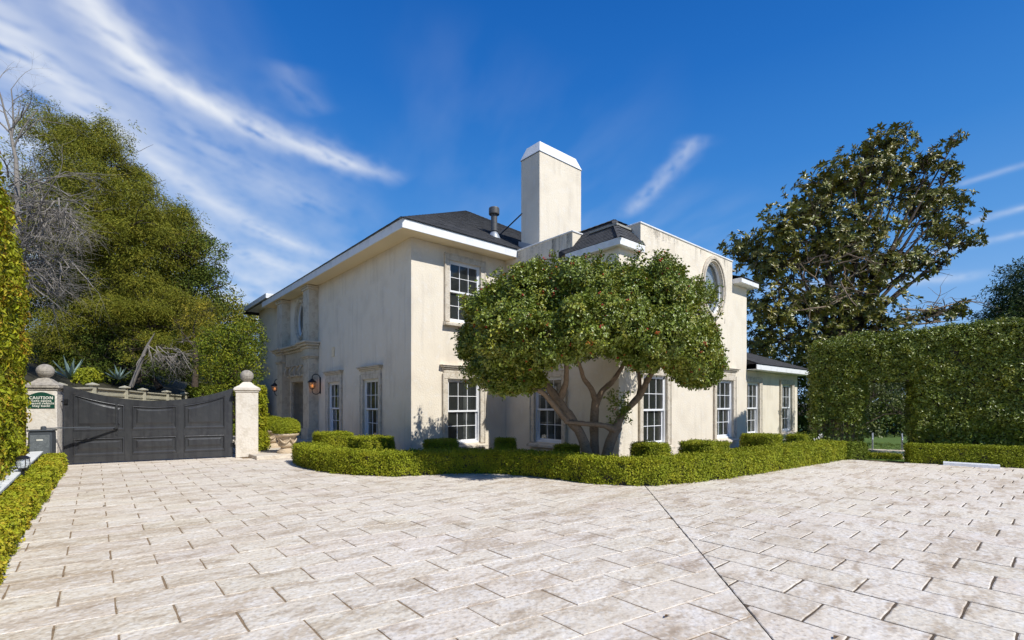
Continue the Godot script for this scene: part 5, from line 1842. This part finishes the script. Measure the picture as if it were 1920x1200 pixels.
func build_left_trees() -> void:
	# bank behind the fence
	var line := [Vector3(-10.2, 1.3, -9.0), Vector3(-12.0, 1.45, -12.7), Vector3(-13.25, 1.5, -15.0), Vector3(-13.9, 1.45, -19.0), Vector3(-14.35, 1.3, -22.5), Vector3(-14.0, 1.0, -30.0), Vector3(-8.0, 1.0, -44.0), Vector3(5.0, 0.6, -60.0)]
	var hb := MB.new()
	for k in line.size() - 1:
		for j in 8:
			var A := []
			for q in [[k, j], [k + 1, j], [k + 1, j + 1], [k, j + 1]]:
				var p: Vector3 = line[q[0]]
				var w := pow(q[1] / 8.0, 1.5) * 50.0
				A.append(p + Vector3(-w * 0.92, minf(w * 0.22, 7.0) + 0.4 * noise3.get_noise_2d(p.x * 9 + w * 20, p.z * 9), -w * 0.4))
			hb.quad(A[0], A[1], A[2], A[3])
		var a: Vector3 = line[k]
		var b: Vector3 = line[k + 1]
		hb.quad(Vector3(a.x, -0.1, a.z), Vector3(b.x, -0.1, b.z), b, a)
	struct("hillside", hb, triplanar(M.hill.duplicate(), 0.6, true))
	var feather := cluster(18, 0.22, 0.13, 0.028, 0.6, 91)
	var small := cluster(13, 0.20, 0.13, 0.05, 0.4, 92)
	px_tree("evergreen_tree", "tall olive-green feathery evergreen on the bank behind the gate, highest of the group", 23.0, [230, 700], [[170, 330, 90, 110, 0.0], [100, 270, 45, 75, 1.0], [185, 265, 38, 45, 0.5], [220, 430, 105, 100, -1.0], [140, 470, 90, 120, 0.5], [280, 480, 85, 110, 0.5], [310, 450, 55, 70, 1.2], [90, 400, 60, 110, 1.5], [225, 340, 40, 70, 0.8]], 560.0, feather, M.treeleaf, OLIVE, 0.7, 1.2, 0.4, 0.5, null, 0.4, 26)
	px_tree("evergreen_tree", "broad low olive-green evergreen bough hanging over the fence behind the gate", 21.5, [262, 706], [[200, 600, 105, 70, 0.0], [150, 640, 80, 65, 0.8], [290, 610, 90, 62, 0.5], [250, 545, 90, 60, 1.0], [340, 590, 62, 60, 1.0], [310, 655, 60, 42, 0.0], [130, 570, 55, 70, 1.5]], 520.0, feather, M.treeleaf, OLIVE, 0.6, 1.1, 0.4, 0.5, null, 0.4, 26)
	px_tree("oak_tree", "darker loose-crowned tree at the right edge of the group behind the gate", 25.0, [350, 705], [[350, 500, 62, 85, 0.0], [385, 480, 35, 55, 0.5], [395, 540, 30, 50, 0.0], [330, 420, 40, 45, 0.5], [360, 585, 60, 60, 0.5], [300, 560, 70, 90, 1.5], [200, 600, 110, 90, 3.0], [120, 560, 90, 110, 3.0], [300, 660, 120, 60, 2.5], [180, 670, 110, 60, 2.5], [90, 480, 80, 130, 4.0], [250, 480, 90, 110, 4.0]], 270.0, small, M.treeleaf, DARKG, 0.8, 1.5, 0.4, 0.6, null, 0.4, 24)
	var ys := px_tree("yellow_shrub", "yellowing shrub in sun low beside the dark tree behind the gate", 20.0, [365, 712], [[372, 585, 28, 34, 0.0], [345, 615, 22, 25, 0.3], [395, 640, 20, 28, 0.3]], 380.0, small, M.leaf, [Color(0.12, 0.12, 0.014), Color(0.24, 0.21, 0.02), Color(0.36, 0.28, 0.03)], 0.5, 0.9, 0.4, 0.7)
	ys.set_meta("category", "shrub")
	px_tree("laurel_tree", "rounded bright green shrub tree between the gate pillar and the house", 18.0, [435, 770], [[430, 665, 52, 60, 0.0], [460, 640, 36, 48, 0.6], [410, 640, 34, 36, 0.0], [455, 700, 36, 48, 0.0], [400, 690, 34, 40, 0.0], [440, 740, 45, 40, 0.0]], 560.0, small, M.leaf, [Color(0.05, 0.08, 0.008), Color(0.10, 0.14, 0.010), Color(0.18, 0.21, 0.014), Color(0.30, 0.29, 0.02)], 0.5, 0.95, 0.2, 0.4)
	px_tree("olive_tree", "hazy olive tree just above the far eave of the house", 34.0, [440, 700], [[430, 585, 34, 34, 0.0], [470, 600, 34, 30, 0.0], [400, 600, 30, 40, 0.0], [440, 640, 60, 40, 1.0]], 190.0, small, M.leaf, OLIVE, 1.1, 1.9, 0.35, 0.6)
	px_tree("bank_thicket", "dense dark thicket on the bank under the evergreens, above the fence", 21.8, [300, 716], [[170, 690, 70, 30, 0.0], [250, 690, 70, 32, 0.3], [320, 690, 60, 32, 0.0], [120, 660, 50, 45, 0.5], [210, 650, 70, 40, 0.8], [300, 650, 70, 40, 0.8], [370, 690, 40, 34, 0.0], [360, 640, 40, 40, 0.8]], 330.0, small, M.treeleaf, DARKG, 0.6, 1.1, 0.3, 0.5).set_meta("category", "thicket")
	# leafless grey tree in front of the evergreens
	var b0 := at(28, 640, 17.5)
	var bt := thing("bare_tree", "leafless grey tree with a tangle of pale twigs beside the tall hedge", "tree", b0)
	var bm := MB.new()
	var P := func(x: float, y: float, d := 17.5) -> Vector3: return at(x, y, d) - b0
	bm.tube([Vector3(0, -2.2, 0), P.call(30, 520), P.call(34, 400), P.call(30, 300), P.call(18, 240)], [0.16, 0.13, 0.10, 0.06, 0.035], 8)
	for q in [[18, 240, -0.25, 1.0, 2.0], [24, 280, 0.5, 1.0, 1.7], [20, 250, -0.7, 0.8, 1.8], [22, 255, 0.15, 1.0, 1.6], [20, 245, 0.8, 0.8, 1.3]]:
		twigs(bm, P.call(q[0], q[1]), Vector3(q[2], q[3], 0.1), q[4], 0.036, 3, 0.5, 3)
	obj("trunk", bm, M.greytwig, bt)
	var tm := MB.new()
	for k in 60:
		var y := rf(330, 540)
		var o: Vector3 = P.call(rf(15, 60), y, 17.0 + rf(-0.6, 0.6))
		twigs(tm, o, Vector3(rf(0.3, 1.0), rf(-0.45, 0.5), rf(-0.1, 0.5)), rf(1.0, 1.9), 0.034, 2, 0.55, 4, 0.05)
	for k in 34:
		var o: Vector3 = P.call(rf(70, 140), rf(370, 520), 16.6)
		twigs(tm, o, Vector3(rf(0.1, 1.0), rf(-0.9, 0.1), 0.3), rf(0.8, 1.3), 0.026, 2, 0.6, 4, 0.08)
	obj("twigs", tm, M.greytwig, bt)
	# dead brush under the bough
	var d0 := at(262, 706, 19.6)
	var db := thing("dead_shrub", "leaning bare trunk with a tangle of dead grey twigs above the fence", "shrub", d0)
	var dm := MB.new()
	var R := func(x: float, y: float) -> Vector3: return at(x, y, 19.6) - d0
	dm.tube([R.call(246, 725), R.call(258, 695), R.call(270, 662), R.call(278, 645), R.call(290, 625)], [0.085, 0.075, 0.06, 0.045, 0.012], 8)
	for k in 22: twigs(dm, R.call(rf(272, 345), rf(640, 672)), Vector3(rf(-0.3, 1), rf(-0.9, 0.3), rf(-0.3, 0.3)), rf(0.5, 1.1), 0.022, 2, 0.7, 4, 0.1)
	obj("branches", dm, M.greytwig, db)
	# agaves and low green on the bank
	var ag := [[132, 711, 16.6, 0.85, "larger blue-grey agave on the bank beside the near gate pillar"], [222, 712, 17.4, 0.6, "smaller shaded blue-grey agave beneath the leaning trunk"]]
	for q in ag:
		var o := at(q[0], q[1], q[2])
		var t := thing("agave", q[4], "plant", o, 0.0, "agaves on the bank")
		for k in 15:
			var a := TAU * k / 15.0 * 2.4
			var e := 0.35 + 0.95 * (k / 15.0)
			var s: float = q[3] * rf(0.8, 1.1)
			var d := Vector3(cos(a) * cos(e), sin(e), sin(a) * cos(e))
			var side := d.cross(Vector3.UP).normalized() * s * 0.075
			var up := side.cross(d).normalized() * s * 0.04
			var mb := MB.new()
			var c0 := Vector3.ZERO
			var c1 := d * s * 0.45
			var c2 := d * s
			mb.quad(c0 - side * 0.6, c0, c1 - up, c1 - side)
			mb.quad(c0, c0 + side * 0.6, c1 + side, c1 - up)
			mb.tri(c1 - side, c1 - up, c2)
			mb.tri(c1 - up, c1 + side, c2)
			obj("leaf", mb, M.agave, t)
	var gp := PackedVector3Array()
	var gn := PackedVector3Array()
	var lowp := thing("bank_shrub", "light green leafy plant on the bank just right of the larger agave", "shrub", at(165, 712, 16.8))
	clump(gp, gn, Vector3(0, 0.12, 0), Vector3(0.42, 0.30, 0.4), 500, 0.3, 0.6)
	spread("foliage", ficus_leaf, M.leaf, gp, gn, [BOXC[1], BOXC[2], BOXC[3]], 0.8, 1.4, lowp)
	fence()
func fence() -> void:
	var f := thing("boundary_fence", "taupe panelled fence with capped posts retaining the bank behind the gate", "fence", Vector3.ZERO)
	var posts := []
	for q in [[112, 13.6, 1.99], [173.5, 15.0, 2.05], [234, 16.9, 2.02], [268, 18.2, 1.98], [312, 19.8, 1.94], [346, 21.2, 1.90], [376, 22.6, 1.86]]:
		var p := at(q[0], HY, q[1])
		posts.append(Vector3(p.x, q[2], p.z))
	for k in posts.size():
		var p: Vector3 = posts[k]
		var mb := MB.new()
		mb.bevel(Vector3(p.x - 0.07, 0, p.z - 0.07), Vector3(p.x + 0.07, p.y, p.z + 0.07), 0.008)
		var po := obj("post", mb, M.fence, f)
		var c := MB.new()
		c.bevel(Vector3(p.x - 0.125, p.y + 0.0005, p.z - 0.125), Vector3(p.x + 0.125, p.y + 0.04, p.z + 0.125), 0.012)
		var tp := Vector3(p.x, p.y + 0.10, p.z)
		var cn := [Vector3(p.x - 0.12, p.y + 0.041, p.z + 0.12), Vector3(p.x + 0.12, p.y + 0.041, p.z + 0.12), Vector3(p.x + 0.12, p.y + 0.041, p.z - 0.12), Vector3(p.x - 0.12, p.y + 0.041, p.z - 0.12)]
		for j in 4: c.tri(cn[j], cn[(j + 1) % 4], tp)
		obj("post_cap", c, M.fence, po)
		if k == 0: continue
		var a: Vector3 = posts[k - 1]
		var d := (p - a)
		var flat := Vector3(d.x, 0, d.z)
		var ln := flat.length()
		var T := Transform3D(Basis(flat.normalized(), Vector3.UP, flat.normalized().cross(Vector3.UP)), Vector3(a.x, 0, a.z))
		var h0 := a.y - 0.10
		var h1 := p.y - 0.10
		var rl := MB.new()
		rl.T = T
		for r in [[0.0, 0.05, 0.06], [-0.20, -0.14, 0.035]]:
			var za: float = r[2]
			rl.quad(Vector3(0.071, h0 + r[0], za), Vector3(ln - 0.071, h1 + r[0], za), Vector3(ln - 0.071, h1 + r[1], za), Vector3(0.071, h0 + r[1], za))
			rl.quad(Vector3(0.071, h0 + r[1], za), Vector3(ln - 0.071, h1 + r[1], za), Vector3(ln - 0.071, h1 + r[1], -za), Vector3(0.071, h0 + r[1], -za))
			rl.quad(Vector3(0.071, h0 + r[0], -za), Vector3(ln - 0.071, h1 + r[0], -za), Vector3(ln - 0.071, h1 + r[0], za), Vector3(0.071, h0 + r[0], za))
		obj("rail", rl, M.fence, f)
		var n := int(ln / 0.14)
		for j in n:
			var x0 := 0.071 + (ln - 0.142) * j / n
			var x1 := 0.071 + (ln - 0.142) * (j + 1) / n - 0.005
			var y := lerpf(h0, h1, float(j) / n)
			var bd := MB.new()
			bd.T = T
			bd.box(Vector3(x0, 0.05, -0.012), Vector3(x1, y, 0.012 + rf(0, 0.003)))
			obj("board", bd, M.fence, f)

# ---------------------------------------------------------------- garden on the right
func build_right_garden() -> void:
	var g := MB.new()
	g.quad(Vector3(8.9, -0.03, -7.0), Vector3(60, -0.03, -4.0), Vector3(60, -0.03, -60), Vector3(8.9, -0.03, -60))
	struct("lawn", g, triplanar(M.lawn.duplicate(), 1.2, true))
	# grass blades along the strip in view
	var gp := PackedVector3Array()
	var gn := PackedVector3Array()
	var tuft := cluster(9, 0.03, 0.06, 0.007, 0.0, 95)
	for k in 2600:
		gp.append(Vector3(rf(9.1, 14.5), -0.02, rf(-18.5, -12.3)))
		gn.append(Vector3.UP)
	# magnolia
	var ros := rosette(12, 0.25, 0.095, 61)
	var lobes := [[1600, 430, 85, 75, 0.0], [1435, 500, 55, 55, 0.0], [1385, 470, 28, 34, 0.5], [1470, 440, 62, 58, -0.5], [1520, 385, 58, 50, 0.0], [1560, 340, 50, 40, 0.5], [1620, 320, 60, 50, 0.0], [1672, 275, 36, 46, 0.0], [1632, 270, 24, 24, 0.3], [1690, 330, 50, 45, 0.5], [1745, 300, 32, 28, 0.0], [1792, 262, 17, 15, 0.0], [1785, 315, 24, 16, 0.0], [1730, 380, 62, 50, 0.5], [1770, 430, 45, 42, 0.0], [1800, 450, 32, 20, 0.0], [1840, 445, 18, 12, 0.0], [1790, 370, 22, 22, 0.0], [1540, 480, 95, 70, 0.8], [1650, 500, 70, 50, 0.0], [1720, 490, 50, 30, 0.3], [1440, 580, 60, 60, 0.0], [1530, 570, 85, 55, 0.0], [1620, 580, 70, 45, 0.0], [1660, 620, 55, 36, -0.5], [1430, 650, 50, 45, 0.0], [1520, 650, 80, 50, 0.0], [1600, 660, 70, 50, 0.0], [1770, 590, 45, 14, 0.0], [1800, 575, 20, 18, 0.0]]
	var mg := px_tree("magnolia_tree", "big magnolia with loose rusty-backed glossy leaves rising behind the house and hedge", 22.0, [1560, 830], lobes, 165.0, ros, M.gloss, [Color(0.155, 0.165, 0.022), Color(0.165, 0.17, 0.022), Color(0.19, 0.18, 0.024), Color(0.25, 0.215, 0.028)], 0.7, 1.25, 0.5, 0.75)
	var mb := MB.new()
	var b := mg.position
	for q in [[1690, 580, 1830, 560], [1600, 600, 1480, 420], [1600, 600, 1680, 290], [1620, 560, 1800, 440], [1650, 600, 1800, 600]]:
		var p0 := at(q[0], q[1], 22.0) - b
		var p1 := at(q[2], q[3], 22.0) - b
		mb.tube([p0, p0.lerp(p1, 0.35) + Vector3(0, -0.25, 0.1), p0.lerp(p1, 0.7) + Vector3(0, -0.1, 0), p1], [0.06, 0.045, 0.03, 0.012], 7)
		for k in 5: twigs(mb, p0.lerp(p1, rf(0.3, 0.95)), Vector3(rf(-1, 1), rf(-0.3, 1), rf(-0.5, 0.5)), rf(0.6, 1.2), 0.025, 1, 0.6, 3)
	for k in 10: twigs(mb, at(rf(1500, 1600), rf(470, 600), 19.6) - b, Vector3(rf(-1, 1), rf(-0.6, 0.8), 0.2), rf(0.7, 1.4), 0.035, 2, 0.8, 3)
	obj("limbs", mb, M.bark, mg)
	# dark trees behind the pool and beyond
	var small := cluster(13, 0.20, 0.14, 0.06, 0.4, 96)
	px_tree("garden_tree", "shaded evergreen with pale leaves hanging over the far side of the pool", 17.5, [1605, 850], [[1640, 740, 34, 40, 0.0], [1680, 730, 34, 34, 0.3], [1700, 775, 22, 30, 0.0], [1625, 790, 22, 30, 0.3], [1600, 700, 50, 50, 0.6]], 260.0, small, M.gloss, [Color(0.05, 0.075, 0.02), Color(0.11, 0.14, 0.03), Color(0.22, 0.24, 0.06)], 0.5, 0.95, 0.3, 0.6)
	px_tree("garden_tree", "dark mass of evergreen closing the garden behind the pool", 24.0, [1680, 840], [[1660, 760, 120, 85, 0.0], [1560, 750, 110, 90, 0.0], [1760, 740, 120, 100, 0.0], [1880, 720, 120, 110, 0.0], [2000, 700, 120, 130, 0.0], [1500, 720, 80, 110, 1.0]], 130.0, small, M.leaf, DARKG, 1.0, 1.7, 0.3, 0.4)
	px_tree("dense_tree", "dense dark green tree showing above the right end of the tall hedge", 30.0, [1930, 760], [[1905, 560, 42, 55, 0.0], [1935, 530, 45, 50, 0.0], [1880, 590, 36, 30, 0.0], [1950, 600, 80, 60, 0.0], [1925, 640, 80, 60, 1.0]], 200.0, cluster(15, 0.25, 0.18, 0.05, 0.4, 97), M.leaf, [Color(0.02, 0.04, 0.014), Color(0.045, 0.075, 0.024), Color(0.09, 0.12, 0.035)], 0.9, 1.5, 0.35, 0.5)
	# pool
	var pc := Vector3(11.55, 0, -14.0)
	var turn := -0.445
	var cp := MB.new()
	for q in [[-3.6, -1.25, 3.6, -0.95], [-3.6, 0.95, 3.6, 1.25], [-3.6, -0.949, -3.3, 0.949], [3.3, -0.949, 3.6, 0.949]]: cp.bevel(Vector3(q[0], -0.1, q[1]), Vector3(q[2], 0.035, q[3]), 0.012)
	var co := struct("pool_coping", cp, M.concrete)
	co.position = pc
	co.rotation.y = turn
	var wt := MB.new()
	wt.quad(Vector3(-3.299, -0.015, 0.949), Vector3(3.299, -0.015, 0.949), Vector3(3.299, -0.015, -0.949), Vector3(-3.299, -0.015, -0.949))
	var wa := struct("pool_water", wt, M.water)
	wa.position = pc
	wa.rotation.y = turn
	for q in [[1637, 845], [1693, 847]]:
		var o := ground_at(q[0], q[1])
		o.y = 0.0
		var r := thing("pool_rail", "bent white metal pool handrail left of its pair" if q[0] < 1650 else "bent white metal pool handrail nearer the tall hedge", "handrail", o, turn, "pool handrails")
		for dx in [-0.06, 0.26]:
			var m2 := MB.new()
			m2.tube([Vector3(dx * 0.3, -0.02, 0.0 if dx < 0 else -0.45), Vector3(dx * 0.3, 0.25, 0.0 if dx < 0 else -0.45), Vector3(dx * 0.3, 0.36 if dx < 0 else 0.5, 0.0 if dx < 0 else -0.42)], [0.022, 0.022, 0.022], 8)
			obj("post", m2, M.steel, r)
		var m3 := MB.new()
		m3.tube([Vector3(-0.018, 0.35, 0.0), Vector3(0.0, 0.40, -0.05), Vector3(0.05, 0.52, -0.33), Vector3(0.078, 0.53, -0.40), Vector3(0.078, 0.49, -0.43)], [0.022, 0.022, 0.022, 0.022, 0.022], 8)
		obj("handgrip", m3, M.steel, r)
	# small clipped edging by the pool
	var ep := ground_at(1665, 861)
	var eh := thing("low_hedge", "small clipped edging hedge between the driveway and the pool water", "hedge", ep + Vector3(0.1, 0, -0.35), turn)
	hedge(eh, PackedVector2Array([Vector2(-0.62, -0.12), Vector2(0.42, -0.12), Vector2(0.42, 0.12), Vector2(-0.62, 0.12)]), [0.10], 700.0, box_leaf, M.leaf, BOXC, 0.8, 1.3, 0.02, 0.04, 0.0)
	var gr := MultiMeshInstance3D.new()
	gr = spread("lawn_grass", tuft, M.leaf, gp, gn, [Color(0.09, 0.15, 0.015), Color(0.16, 0.21, 0.02)], 0.8, 1.5, self)
	tag(gr, "short green lawn grass round the pool beyond the hedge opening", "grass")
	# wheel stop
	var w0 := ground_at(1761, 869)
	var w1 := ground_at(1842, 874)
	w1 = w0 + (w1 - w0).normalized() * 0.98
	var ws := thing("wheel_stop", "white concrete wheel stop lying before the low hedge on the right", "wheel stop", w0.lerp(w1, 0.5) + Vector3(-0.14, 0, 0.26), atan2(-(w1 - w0).z, (w1 - w0).x))
	var wm := MB.new()
	var hl_ := 0.49
	var prof := [Vector2(0.075, 0.0), Vector2(0.065, 0.06), Vector2(0.045, 0.085), Vector2(-0.045, 0.085), Vector2(-0.065, 0.06), Vector2(-0.075, 0.0)]
	for k in prof.size() - 1:
		wm.quad(Vector3(-hl_, prof[k].y, prof[k].x), Vector3(hl_, prof[k].y, prof[k].x), Vector3(hl_ - 0.01, prof[k + 1].y, prof[k + 1].x), Vector3(-hl_ + 0.01, prof[k + 1].y, prof[k + 1].x))
	for sd in [-1.0, 1.0]:
		for k in range(1, prof.size() - 1):
			var a := Vector3(sd * hl_, prof[0].y, prof[0].x)
			var p := Vector3(sd * (hl_ - 0.01), prof[k].y, prof[k].x)
			var c := Vector3(sd * (hl_ - 0.01), prof[k + 1].y, prof[k + 1].x)
			if sd > 0: wm.tri(a, c, p)
			else: wm.tri(a, p, c)
	obj("bar", wm, M.fascia, ws)
	var bo := MB.new()
	for x in [-0.35, 0.35]: bo.lathe([Vector2(0.018, 0.084), Vector2(0.018, 0.09), Vector2(0.0, 0.092)], 10, Vector3(x, 0, 0))
	obj("anchor_bolts", bo, M.boxframe, ws)
	# stone baluster and white rose by the end room
	var so := at(1531, HY, 14.9)
	so.y = 0
	var sp := thing("stone_pedestal", "weathered stone pedestal among the bushes at the end of the house", "pedestal", so)
	var sm := MB.new()
	sm.lathe([Vector2(0.20, 0.0), Vector2(0.20, 0.08), Vector2(0.13, 0.12), Vector2(0.10, 0.2), Vector2(0.13, 0.35), Vector2(0.15, 0.45), Vector2(0.10, 0.56), Vector2(0.09, 0.62), Vector2(0.14, 0.66)], 24)
	obj("shaft", sm, M.urn, sp)
	var sc := MB.new()
	sc.lathe([Vector2(0.14, 0.661), Vector2(0.13, 0.69), Vector2(0.19, 0.73), Vector2(0.20, 0.78), Vector2(0.0, 0.78)], 24)
	obj("top", sc, M.urn, sp)
	var rb := at(1522, HY, 14.4)
	rb.y = 0
	var ro := thing("rose_bush", "white flowering rose bush in front of the stone pedestal", "shrub", rb)
	var rp := PackedVector3Array()
	var rn := PackedVector3Array()
	clump(rp, rn, Vector3(0, 0.35, 0), Vector3(0.42, 0.32, 0.35), 420, 0.3, 0.7)
	spread("foliage", ficus_leaf, M.leaf, rp, rn, FICC, 0.7, 1.1, ro)
	var fp := PackedVector3Array()
	var fn := PackedVector3Array()
	clump(fp, fn, Vector3(0, 0.42, 0.05), Vector3(0.40, 0.30, 0.36), 70, 0.2, 0.2)
	spread("blossoms", cluster(8, 0.02, 0.035, 0.035, 0.8, 98), M.berry, fp, fn, [Color(0.6, 0.58, 0.52), Color(0.75, 0.74, 0.70)], 0.8, 1.2, ro)

# ---------------------------------------------------------------- small things
func build_details() -> void:
	# garden wall with white coping on the left
	var gw := thing("garden_wall", "low garden wall with a white coping behind the low hedge on the left", "wall", CORNER, TH)
	var wm := MB.new()
	wm.box(Vector3(-7.55, 0.0, -3.25), Vector3(-7.42, 0.385, 8.0))
	obj("wall", wm, M.pillar, gw)
	for k in 6:
		var cm := MB.new()
		var z0 := -3.3 + k * 1.9
		cm.bevel(Vector3(-7.59, 0.3855, z0), Vector3(-7.38, 0.43, z0 + 1.897), 0.008)
		obj("coping_board", cm, M.fascia, gw)
	# black globe path light
	var lo := hw(Vector3(-7.36, 0.0, 1.0))
	var pl := thing("path_light", "black path light with a clear globe standing at the garden wall coping", "lamp", lo)
	var ps := MB.new()
	ps.lathe([Vector2(0.022, 0.0), Vector2(0.022, 0.44), Vector2(0.05, 0.46), Vector2(0.06, 0.485), Vector2(0.0, 0.486)], 14)
	obj("stem", ps, M.black, pl)
	var pg := MB.new()
	pg.lathe([Vector2(0.05, 0.487), Vector2(0.075, 0.53), Vector2(0.078, 0.58), Vector2(0.06, 0.63)], 18)
	var gm := mat(Color(0.85, 0.88, 0.9, 0.35), 0.05)
	gm.transparency = BaseMaterial3D.TRANSPARENCY_ALPHA
	obj("globe", pg, gm, pl)
	var pc := MB.new()
	pc.lathe([Vector2(0.0, 0.628), Vector2(0.085, 0.629), Vector2(0.085, 0.645), Vector2(0.05, 0.675), Vector2(0.0, 0.685)], 18)
	for k in 4:
		var a := TAU * k / 4 + 0.4
		pc.tube([Vector3(cos(a) * 0.06, 0.485, sin(a) * 0.06), Vector3(cos(a) * 0.086, 0.56, sin(a) * 0.086), Vector3(cos(a) * 0.075, 0.632, sin(a) * 0.075)], [0.006, 0.006, 0.006], 5)
	obj("cap", pc, M.black, pl)
	# fallen leaves on the paving
	var lab := ["dry curled leaf on the paving near the low hedge by the gate", "small dead leaf on the paving before the pool opening", "dark leaf lying on the paving beside the saw-cut joint", "small yellow leaf on the paving by the border hedge", "tiny dry leaf on the paving left of the saw-cut joint", "dark fallen leaf on the paving in front of the gate"]
	var sp := [[163, 924], [1602, 866], [1567, 1198], [1270, 925], [1250, 1158], [195, 949]]
	for k in sp.size():
		var o := ground_at(sp[k][0], sp[k][1])
		o.y = 0.006
		var t := MB.new()
		t.col = Color(0.16, 0.09, 0.03) if k != 3 else Color(0.35, 0.27, 0.04)
		leaf(t, Vector3(-0.03, 0.004, 0), Vector3(1, 0.1, 0), Vector3(0, 0.2, 1).normalized(), Vector3(0, 1, 0), 0.075, 0.035)
		var m := obj("fallen_leaf", t, M.berry)
		m.name = numbered("fallen_leaf")
		m.position = o
		m.rotation.y = rf(0, TAU)
		tag(m, lab[k], "leaf", "fallen leaves on the paving")

func build_stains() -> void:
	# soot runs below the parapets: ragged streaks of grime on the stucco
	var w := 64
	var h := 128
	var mats := []
	for v in 2:
		var n := FastNoiseLite.new()
		n.seed = 400 + v
		n.frequency = 0.09
		n.fractal_octaves = 4
		var im := Image.create(w, h, false, Image.FORMAT_RGBA8)
		for x in w:
			var reach := 0.55 + 0.75 * n.get_noise_1d(x * 1.6)          # how far this run got
			var strong := clampf(0.55 + 1.5 * n.get_noise_1d(x * 2.2 + 500.0), 0.0, 1.0)
			for y in h:
				var a := strong * (1.0 if y < reach * h else 0.0) * clampf(0.55 + n.get_noise_2d(x * 3.0, y * 0.7) * 1.4, 0.0, 1.0)
				a *= clampf(minf(x, w - 1 - x) / 14.0, 0.0, 1.0)
				im.set_pixel(x, y, Color(0.13, 0.12, 0.095, a * (0.95 if v == 0 else 0.4)))
		var m := mat(Color.WHITE, 0.95)
		m.albedo_texture = ImageTexture.create_from_image(im)
		m.transparency = BaseMaterial3D.TRANSPARENCY_ALPHA
		mats.append(m)
	# on the wing's side wall (z from, z to, top, bottom, kind)
	for q in [[2.02, 2.24, 6.185, 4.9, 0], [2.58, 2.82, 6.185, 5.62, 0], [0.2, 1.9, 6.185, 5.75, 1], [2.25, 2.6, 6.185, 5.6, 1]]:
		_stain(Vector3(3.3665, q[2], q[0]), Vector3(3.3665, q[2], q[1]), q[3], mats[q[4]])
	for q in [[5.05, 5.25, 6.215, 5.6, 1], [7.1, 7.3, 6.215, 5.7, 1], [8.9, 9.3, 6.215, 5.8, 1], [4.5, 6.4, 6.215, 5.95, 1]]:
		_stain(Vector3(q[0], q[2], 4.3735), Vector3(q[1], q[2], 4.3735), q[3], mats[q[4]])
func _stain(a: Vector3, b: Vector3, low: float, m: Material) -> void:
	var st := SurfaceTool.new()
	st.begin(Mesh.PRIMITIVE_TRIANGLES)
	var n := (b - a).cross(Vector3.UP).normalized()
	var c := Vector3(b.x, low, b.z)
	var d := Vector3(a.x, low, a.z)
	for q in [[a, Vector2(0, 0)], [b, Vector2(1, 0)], [c, Vector2(1, 1)], [a, Vector2(0, 0)], [c, Vector2(1, 1)], [d, Vector2(0, 1)]]:
		st.set_uv(q[1])
		st.set_normal(n)
		st.add_vertex(q[0])
	obj("grime_streak", st.commit(), m, house)
